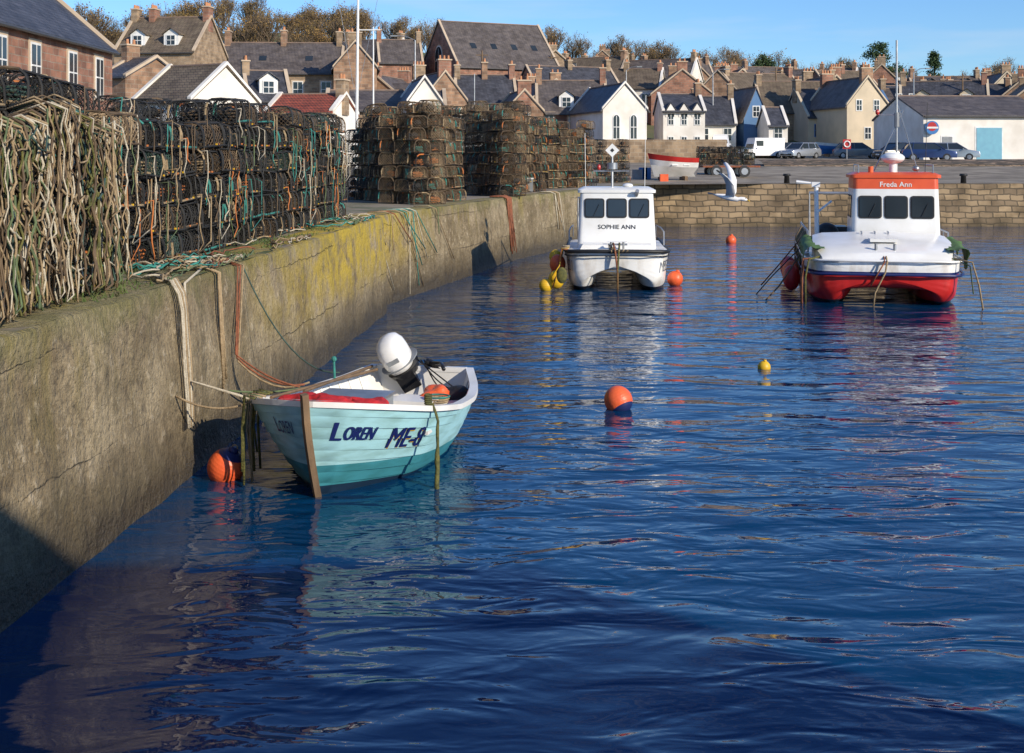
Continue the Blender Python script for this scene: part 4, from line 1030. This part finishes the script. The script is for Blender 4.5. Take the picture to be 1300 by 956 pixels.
# ------------------------------------------------------------------ trees
def bare_tree(seed,h,leafp=.7,leaf='leafb',lv=5):
    random.seed(seed); mb=MB()
    def br(p,d,l,r,k):
        pts=[p];q=p.copy();dd=d.copy()
        for i in range(3):
            dd=(dd+Vector((U(-.18,.18),U(-.18,.18),U(-.05,.15)))).normalized(); q=q+dd*l/3; pts.append(q.copy())
        mb.tube(pts,[r,r*.85,r*.72,r*.6],4 if k<3 else 3,'bark',False)
        if k>=lv:
            if R()<leafp:
                for _ in range(2):
                    c=q+Vector((U(-.4,.4),U(-.4,.4),U(-.4,.4))); a=Vector((U(-1,1),U(-1,1),U(-1,1))).normalized()*U(.07,.13); b=a.cross(Vector((U(-1,1),U(-1,1),U(-1,1)))).normalized()*.08
                    mb.add([c-a,c-b,c+a,c+b],[(0,1,2,3)],leaf)
            return
        n=4 if k>0 else 5
        for i in range(n):
            t=U(.35,1) if i else 1; s=pts[0].lerp(pts[-1],t) if t<1 else pts[-1]
            ax=Vector((U(-1,1),U(-1,1),U(-.3,.6))).normalized(); nd=(dd*.95+ax*U(.45,.8)+Vector((0,0,.15))).normalized()
            br(s,nd,l*U(.62,.8),r*.58,k+1)
    br(Vector((0,0,-.5)),Vector((0,0,1)),h*.34,h*.024,0)
    return mb.build('bare_tree_mesh',link=False)
tm=[bare_tree(1,9,.15),bare_tree(2,10,.35),bare_tree(3,9,.7)]
random.seed(15)
e=empty('bare_treeline')
def putree(par,px,d,s,sink=0):
    X=WX(px,d); ob=bpy.data.objects.new('tree',random.choice(tm)); col.objects.link(ob); ob.parent=par; ob.location=(X,d,terr(X,d)-sink); ob.rotation_euler[2]=U(0,6.3); ob.scale=(s*U(.9,1.2),s*U(.9,1.2),s)
for px in list(range(95,455,22)): putree(e,px+U(-6,6),U(205,235),U(1.2,1.6))
for px in list(range(235,560,24)): putree(e,px+U(-8,8),U(255,285),U(1.1,1.5))
for px in [560,600,640,670,700,735,760,780,800,820,835,850,880,925,945,975,1020,1045,1060,1085,1150,1215,1255,1275]: putree(e,px+U(-4,4),U(272,300),U(1.1,1.45))
for px in [640,735,870,905,1000,1140,1225]: putree(e,px,U(200,240),U(.65,.9))
def evergreen(name,px,d,h,wd,conic=False):
    X=WX(px,d); mb=MB(); mb.tube([(0,0,-.5),(0.1,0,h*.5),(0,0,h*.95)],[h*.03,h*.02,.03],6,'bark')
    for i in range(44):
        z=h*U(.25,.98); a=U(0,6.3); f=(1-(z/h-.25)/.8) if conic else math.sin(math.pi*min(1,(z/h-.1)/.95))**.6
        r=wd*max(.1,f)*U(.4,1); c=Vector((r*math.cos(a),r*math.sin(a),z)); mb.tube([(0,0,z-.4),c],[.07,.02],3,'bark',False)
        for _ in range(90):
            q=c+Vector((random.gauss(0,.38),random.gauss(0,.38),random.gauss(0,.26)))*(wd/2.2); u=Vector((U(-1,1),U(-1,1),U(-1,1))).normalized()*.19; v=u.cross(Vector((U(-1,1),U(-1,1),1))).normalized()*.12
            mb.add([q-u,q-v,q+u,q+v],[(0,1,2,3)],'leafg')
    mb.build(name,loc=(X,d,terr(X,d)))
evergreen('pine_tree',1112,240,13.5,3.0); evergreen('pine_tree',1186,240,12.5,2.3,True); evergreen('pine_tree',968,240,10,2.4); evergreen('pine_tree',1135,255,10,2.4)
for px,d in((340,205),(230,200),(800,200),(1040,180),(175,180),(290,215),(395,210),(440,225),(745,205),(890,178),(1010,205),(1170,205),(1290,200),(860,215)): evergreen('evergreen_shrub',px,d,U(3.5,5.5),U(2.5,4))

# ------------------------------------------------------------------ vehicles & quay clutter
def wheel(mb,x,y,z,r,w=.2):
    mb.tube([(x,y-w/2,z),(x,y+w/2,z)],r,16,'black'); mb.tube([(x,y-w/2-.01,z),(x,y+w/2+.01,z)],r*.6,10,'steel')
def car(name,px,d,yaw,mat,L=4.1,van=False,z=None):
    X=WX(px,d); e=empty(name,(X,d,terr(X,d) if z is None else z),math.radians(yaw))
    mb=MB(); s=L/4.1; hw=.86
    low=[(-2.05,.28),(-2.08,.55),(-2.0,.78),(-1.1,.95),(1.85,.98),(2.04,.8),(2.06,.5),(2.03,.28)]
    rings=[]
    for y,kx_,kz in((-hw,.97,.95),(-hw*.96,1,1),(hw*.96,1,1),(hw,.97,.95)):
        rings.append([Vector((x*s*kx_,y,.28+(zz-.28)*kz)) for x,zz in low])
    mb.loft(rings,mat); mb.build('body',e,'auto')
    mb=MB(); top=1.5 if not van else 1.95
    b0=[(-1.15,.93),(1.85,.95)];t0=[(-.4,top-.04),(1.45,top-.04)] if not van else [(-.9,top-.04),(1.95,top-.04)]
    P=[]
    for (x,zz),k in((b0[0],hw*.97),(b0[1],hw*.97),(t0[1],hw*.8),(t0[0],hw*.8)):
        P+=[(x*s,-k,zz),(x*s,k,zz)]
    mb.add(P,[(0,2,4,6),(1,7,5,3),(0,6,7,1),(2,3,5,4)],'glass' if not van else mat); mb.build('windows',e)
    mb=MB(); P=[(t0[0][0]*s-.05,-hw*.81,top-.05),(t0[1][0]*s+.08,-hw*.81,top-.05),(t0[1][0]*s+.08,hw*.81,top-.05),(t0[0][0]*s-.05,hw*.81,top-.05)]
    mb.add(P+[(p[0]*.97,p[1]*.93,p[2]+.07) for p in P],[(0,3,2,1),(4,5,6,7),(0,1,5,4),(1,2,6,5),(2,3,7,6),(3,0,4,7)],mat)
    for sd in(-1,1):
        for xb,xt in((-1.15,-.4),(.25,.3),(1.3,1.2),(1.85,1.45)) if not van else ((-1.15,-.9),):
            mb.tube([(xb*s,sd*hw*.975,.94),(xt*s,sd*hw*.81,top-.03)],.035,4,mat)
    if van:
        for sd in(-1,1): mb.panel((-.5*s,sd*hw*.9,1.2),(-sd,0,0),(0,0,1),.7,.5,'glass',.06)
        mb.add([(-1.13*s,-.7,1.05),(-1.13*s,.7,1.05),(-.93*s,.62,top-.2),(-.93*s,-.62,top-.2)],[(0,1,2,3)],'glass')
    for sd in(-1,1):
        mb.ell((-1.97*s,sd*.62,.68),(.1,.17,.09),'lens',10,6); mb.box((2.03*s,sd*.7,.75),(.06,.2,.2),'red')
    mb.box((-2.06*s,0,.42),(.05,1.3,.14),'black'); mb.box((-2.08*s,0,.5),(.03,.5,.11),'white')
    for sd in(-1,1): mb.box((-.85*s,sd*.95,.98),(.12,.16,.1),mat)
    mb.build('roof_pillars_and_lamps',e)
    mb=MB()
    for x in(-1.28,1.25):
        for y in(-.77,.77): wheel(mb,x*s,y,.31,.31)
    mb.build('wheels',e); return e
car('parked_car',1016,118,38,'carsilver'); car('parked_car',1088,119,170,'cargrey',4.4)
car('parked_van',966,120,20,'carwhite',4.6,True); car('parked_car',1178,104,172,'carblue',4.3); car('parked_car',1207,106,165,'carsilver',4.5)
car('parked_car',1140,108,20,'cardark'); car('parked_car',992,122,10,'cardark'); car('parked_van',915,128,80,'carwhite',4.6,True)
def punt(name,x,y,z,yaw,L,B,m1,m2,m3):
    e=empty(name,(x,y,z),math.radians(yaw)); mb=MB(); n=14
    for lo,hi,mt in((0,.5,m1),(.5,.75,m2),(.75,1,m3)):
        for sd in(1,-1):
            P=[]
            for i in range(n+1):
                t=i/n; b=B/2*min(1,(t*2.3)**.7)*(1-.15*max(0,t-.6)/.4) if t>0 else .02
                for s in(lo,hi): P.append((t*L+(1-t)**3*.35*(1-s),sd*b*s**.45,.0+.95*s+.25*(1-t)**2*s))
            mb.add(P,[(2*i,2*i+1,2*i+3,2*i+2) for i in range(n)],mt)
    P=[(L,sd*B/2*.85*s**.45,.95*s) for sd in(1,) for s in(0,.3,.6,1)]+[(L,-B/2*.85*s**.45,.95*s) for s in(1,.6,.3,0)]
    mb.add(P,[tuple(range(8))],m1)
    mb.box((L*.5,0,.6),(.3,B*.85,.05),'white'); mb.box((L*.75,0,.6),(.3,B*.8,.05),'white'); mb.build('hull',e,'auto')
    mb=MB(); mb.box((L*.3,0,-.12),(.15,B*.7,.3),'wood'); mb.box((L*.75,0,-.12),(.15,B*.7,.3),'wood'); mb.build('chocks',e); return e
punt('red_white_boat',WX(822,63.5),63.5,2.25,8,2.5,1.5,'white','white','red')
punt('blue_dinghy',WX(1035,126),126,3.5,10,4.2,1.6,'bluepaint','bluepaint','white')
mb=MB()
for px in(814,819): mb.box((WX(px,66),65.2,ZQ+.35),(.4,.4,.7),'bluepaint')
mb.box((WX(832,66),62.3,ZQ+.2),(.4,.4,.4),'orange'); mb.box((WX(806,66),64.8,ZQ+.3),(.5,.4,.6),'grey'); mb.build('fish_boxes')
e=empty('boat_trailer',(WX(925,72),72,ZQ+.1),math.radians(4)); mb=MB()
mb.box((0,0,.6),(3.3,1.5,.1),'rust'); mb.tube([(-1.6,0,.6),(-2.6,0,.4)],.05,6,'steel')
for x in(-.9,.7):
    for y in(-.8,.8): wheel(mb,x,y,.33,.33)
mb.build('chassis',e,'auto')
random.seed(6); stack('lobster_pot_stack',(WX(888,71.5),71.5),(WX(960,71.5),71.7),5,3,2,dk+tn[:1],1,z0=ZQ+.78)
mb=MB(); mb.box((WX(657,45.5),45.5,ZQ+.25),(1.1,.8,.45),'grey'); mb.box((WX(657,45.5),45.5,ZQ+.49),(1.15,.85,.05),'white'); mb.build('plastic_fish_crate')
e=empty('lifebuoy_station',(WX(1075,112),112,3.0)); mb=MB(); mb.tube([(0,0,0),(0,0,1.3)],.05,8,'steel'); mb.box((0,0,1.35),(.7,.12,.85),'red')
mb.tube([(.26*math.cos(a),-.1,1.35+.26*math.sin(a)) for a in [k*math.pi/8 for k in range(17)]],.06,8,'white'); mb.build('post_and_ring',e,'auto')
for px in(1000,1110,1225):
    mb=MB(); mb.tube([(0,0,0),(0,0,.32),(0,0,.36),(0,0,.45)],[.14,.12,.2,.16],12,'black'); mb.build('mooring_bollard',loc=(WX(px,60),60.2,ZQ+.003),smooth=True)
def lamp(px,d,h,arm=1.2,mat='steel'):
    X=WX(px,d); mb=MB(); mb.tube([(0,0,0),(0,0,h*.5),(0,0,h)],[.1,.08,.05],8,mat); mb.tube([(0,0,h),(arm*.5,0,h+.35),(arm,0,h+.4)],.04,6,mat); mb.box((arm+.25*math.copysign(1,arm),0,h+.38),(.6,.22,.12),'grey'); mb.build('street_lamp',loc=(X,d,terr(X,d)-.05),smooth='auto')
lamp(527,110,10.5,-1.6); lamp(795,140,8); lamp(905,135,8); lamp(1160,125,8.5)
mb=MB(); mb.tube([(0,0,0),(0.15,0,13.5)],[.09,.04],8,'cleanwhite'); mb.tube([(.05,0,7.5),(1.2,0,7.5)],.03,6,'cleanwhite'); mb.tube([(-.9,0,9.2),(1.1,0,9.2)],.025,6,'cleanwhite')
mb.tube([(-.9,0,9.2),(0,0,4)],.01,4,'steel'); mb.tube([(1.1,0,9.2),(0,0,4)],.01,4,'steel'); mb.build('white_flagpole',loc=(WX(452,62),62,2.0))
mb=MB(); mb.tube([(0,0,0),(0,0,9)],[.07,.03],8,'cleanwhite'); mb.build('white_boat_mast',loc=(WX(474,75),75,2.0))
for px,d,h in((330,150,9),(612,140,10),(700,170,9),(985,160,8),(1222,150,8)):
    X=WX(px,d); mb=MB(); mb.tube([(0,0,0),(0,0,h)],[.13,.09],7,'wood'); mb.box((0,0,h-.5),(1.4,.08,.1),'wood'); mb.build('telegraph_pole',loc=(X,d,terr(X,d)))
e=empty('white_boat_ashore',(WX(595,66),66,3.6)); mb=MB(); mb.loft([[Vector((x,y*s,z)) for y,z in((-1,0),(1,0),(1.1,.8),(-1.1,.8))] for x,s in((-2,.2),(-1,.9),(1.5,1),(2,.9))],'cleanwhite'); mb.box((.3,0,1.2),(1.8,1.6,.9),'cleanwhite'); mb.box((.3,-.82,1.3),(1.4,.04,.4),'glass')
mb.tube([(-1.9,-.4,.8),(-1.2,-1,1.5),(1.8,-1.1,1.5)],.03,6,'steel'); mb.box((0,0,-.7),(1.2,.8,1.6),'wood'); mb.tube([(.3,0,1.6),(.3,0,4)],.03,6,'steel'); mb.build('hull_and_cabin',e)

# ------------------------------------------------------------------ seagull
M['gullw']=pm('white_feathers',(.85,.85,.85),(.76,.76,.76),9,.8); M['gullg']=pm('grey_feathers',(.55,.57,.6),(.7,.7,.72),9,.8)
gd=22.0; e=empty('seagull',(WX(926,gd),gd,WZ(251,gd))); e.rotation_euler=(math.radians(-14),math.radians(12),math.radians(-12)); e.scale=(.9,.9,.9)
mb=MB(); rings=[]
for x,r in((-.32,.012),(-.24,.03),(-.1,.058),(.05,.065),(.16,.05),(.22,.04),(.27,.045),(.31,.035),(.345,.012)):
    z=.0+(.03 if x>.18 else 0)
    rings.append([Vector((x,r*math.cos(a),z+r*.9*math.sin(a))) for a in [k*math.pi/6 for k in range(12)]])
mb.loft(rings,'gullw'); mb.tube([(.34,0,.03),(.385,0,.02),(.4,0,.005)],[.014,.01,.004],6,'yellow')
for sd in(-1,1): mb.ell((.305,sd*.034,.045),(.008,.006,.008),'black',6,4)
mb.add([(-.26,-.03,.01),(-.26,.03,.01),(-.42,.09,.0),(-.43,0,0),(-.42,-.09,0)],[(0,1,2,3,4)],'gullw')
mb.build('body',e,True)
for sd,up in((1,1.7),(-1,.7)):
    mb=MB(); sect=[(0,.08,-.09,0),(.18,.1,-.08,.1*up),(.34,.05,-.11,.26*up),(.48,-.06,-.18,.38*up),(.58,-.2,-.28,.46*up),(.62,-.31,-.34,.49*up)]
    n=len(sect); P=[]
    for (s,xf,xb,z) in sect:
        P+=[(xf,sd*s*.95,z),((xf+xb)/2,sd*s*.95,z+.02),(xb,sd*s*.95,z-.005)]
    mb.add(P,[(i*3+j,i*3+j+1,(i+1)*3+j+1,(i+1)*3+j) for i in range(n-2) for j in range(2)],'gullg' if sd<0 else 'gullw')
    mb.add(P[-6:],[(0,1,4,3),(1,2,5,4)],'black')
    o=mb.build('wing',e,True); md=o.modifiers.new('s','SOLIDIFY'); md.thickness=.01

# ------------------------------------------------------------------ light, sky, camera
az=math.radians(134); el=math.radians(24)
sv=Vector((math.sin(az)*math.cos(el),math.cos(az)*math.cos(el),math.sin(el)))
sl=bpy.data.lights.new('sun','SUN'); sl.energy=5.0; sl.angle=math.radians(.5); sl.color=(1,.89,.73)
so_=bpy.data.objects.new('sun',sl); col.objects.link(so_); so_.rotation_euler=(-sv).to_track_quat('-Z','Y').to_euler(); so_.location=(20,-30,30)
w=bpy.data.worlds.new('World'); sc.world=w; w.use_nodes=True; nt=w.node_tree; L=nt.links; bg=nt.nodes['Background']
sk=N(nt,'ShaderNodeTexSky'); sk.sky_type='NISHITA'; sk.sun_disc=False; sk.sun_elevation=el; sk.sun_rotation=az; sk.air_density=1.0; sk.dust_density=.15; sk.ozone_density=3.0
tint=N(nt,'ShaderNodeMix',data_type='RGBA',blend_type='MULTIPLY'); tint.inputs[0].default_value=1; tint.inputs[7].default_value=(.7,.98,1.36,1); L.new(sk.outputs[0],tint.inputs[6])
tc=N(nt,'ShaderNodeTexCoord'); mp=N(nt,'ShaderNodeMapping'); mp.inputs['Scale'].default_value=(3,3,22); L.new(tc.outputs['Generated'],mp.inputs[0])
nz=N(nt,'ShaderNodeTexNoise'); nz.inputs['Scale'].default_value=1.6; nz.inputs['Detail'].default_value=8; L.new(mp.outputs[0],nz.inputs['Vector'])
mr=N(nt,'ShaderNodeMapRange'); mr.inputs[1].default_value=.54; mr.inputs[2].default_value=.85; mr.inputs[4].default_value=.4; L.new(nz.outputs[0],mr.inputs[0])
mx=N(nt,'ShaderNodeMix',data_type='RGBA'); L.new(mr.outputs[0],mx.inputs[0]); L.new(tint.outputs[2],mx.inputs[6]); mx.inputs[7].default_value=(6.4,6.7,7.2,1)
L.new(mx.outputs[2],bg.inputs[0]); bg.inputs[1].default_value=.12
cam=bpy.data.cameras.new('camera'); co=bpy.data.objects.new('camera',cam); col.objects.link(co); co.location=(0,0,HC); co.rotation_euler=(math.radians(90),0,0)
cam.sensor_width=36; cam.lens=F/1300*36; cam.shift_y=-280/1300; cam.clip_end=5000; cam.clip_start=.1
sc.camera=co
sc.view_settings.view_transform='Standard'; sc.view_settings.look='None'; sc.view_settings.exposure=0
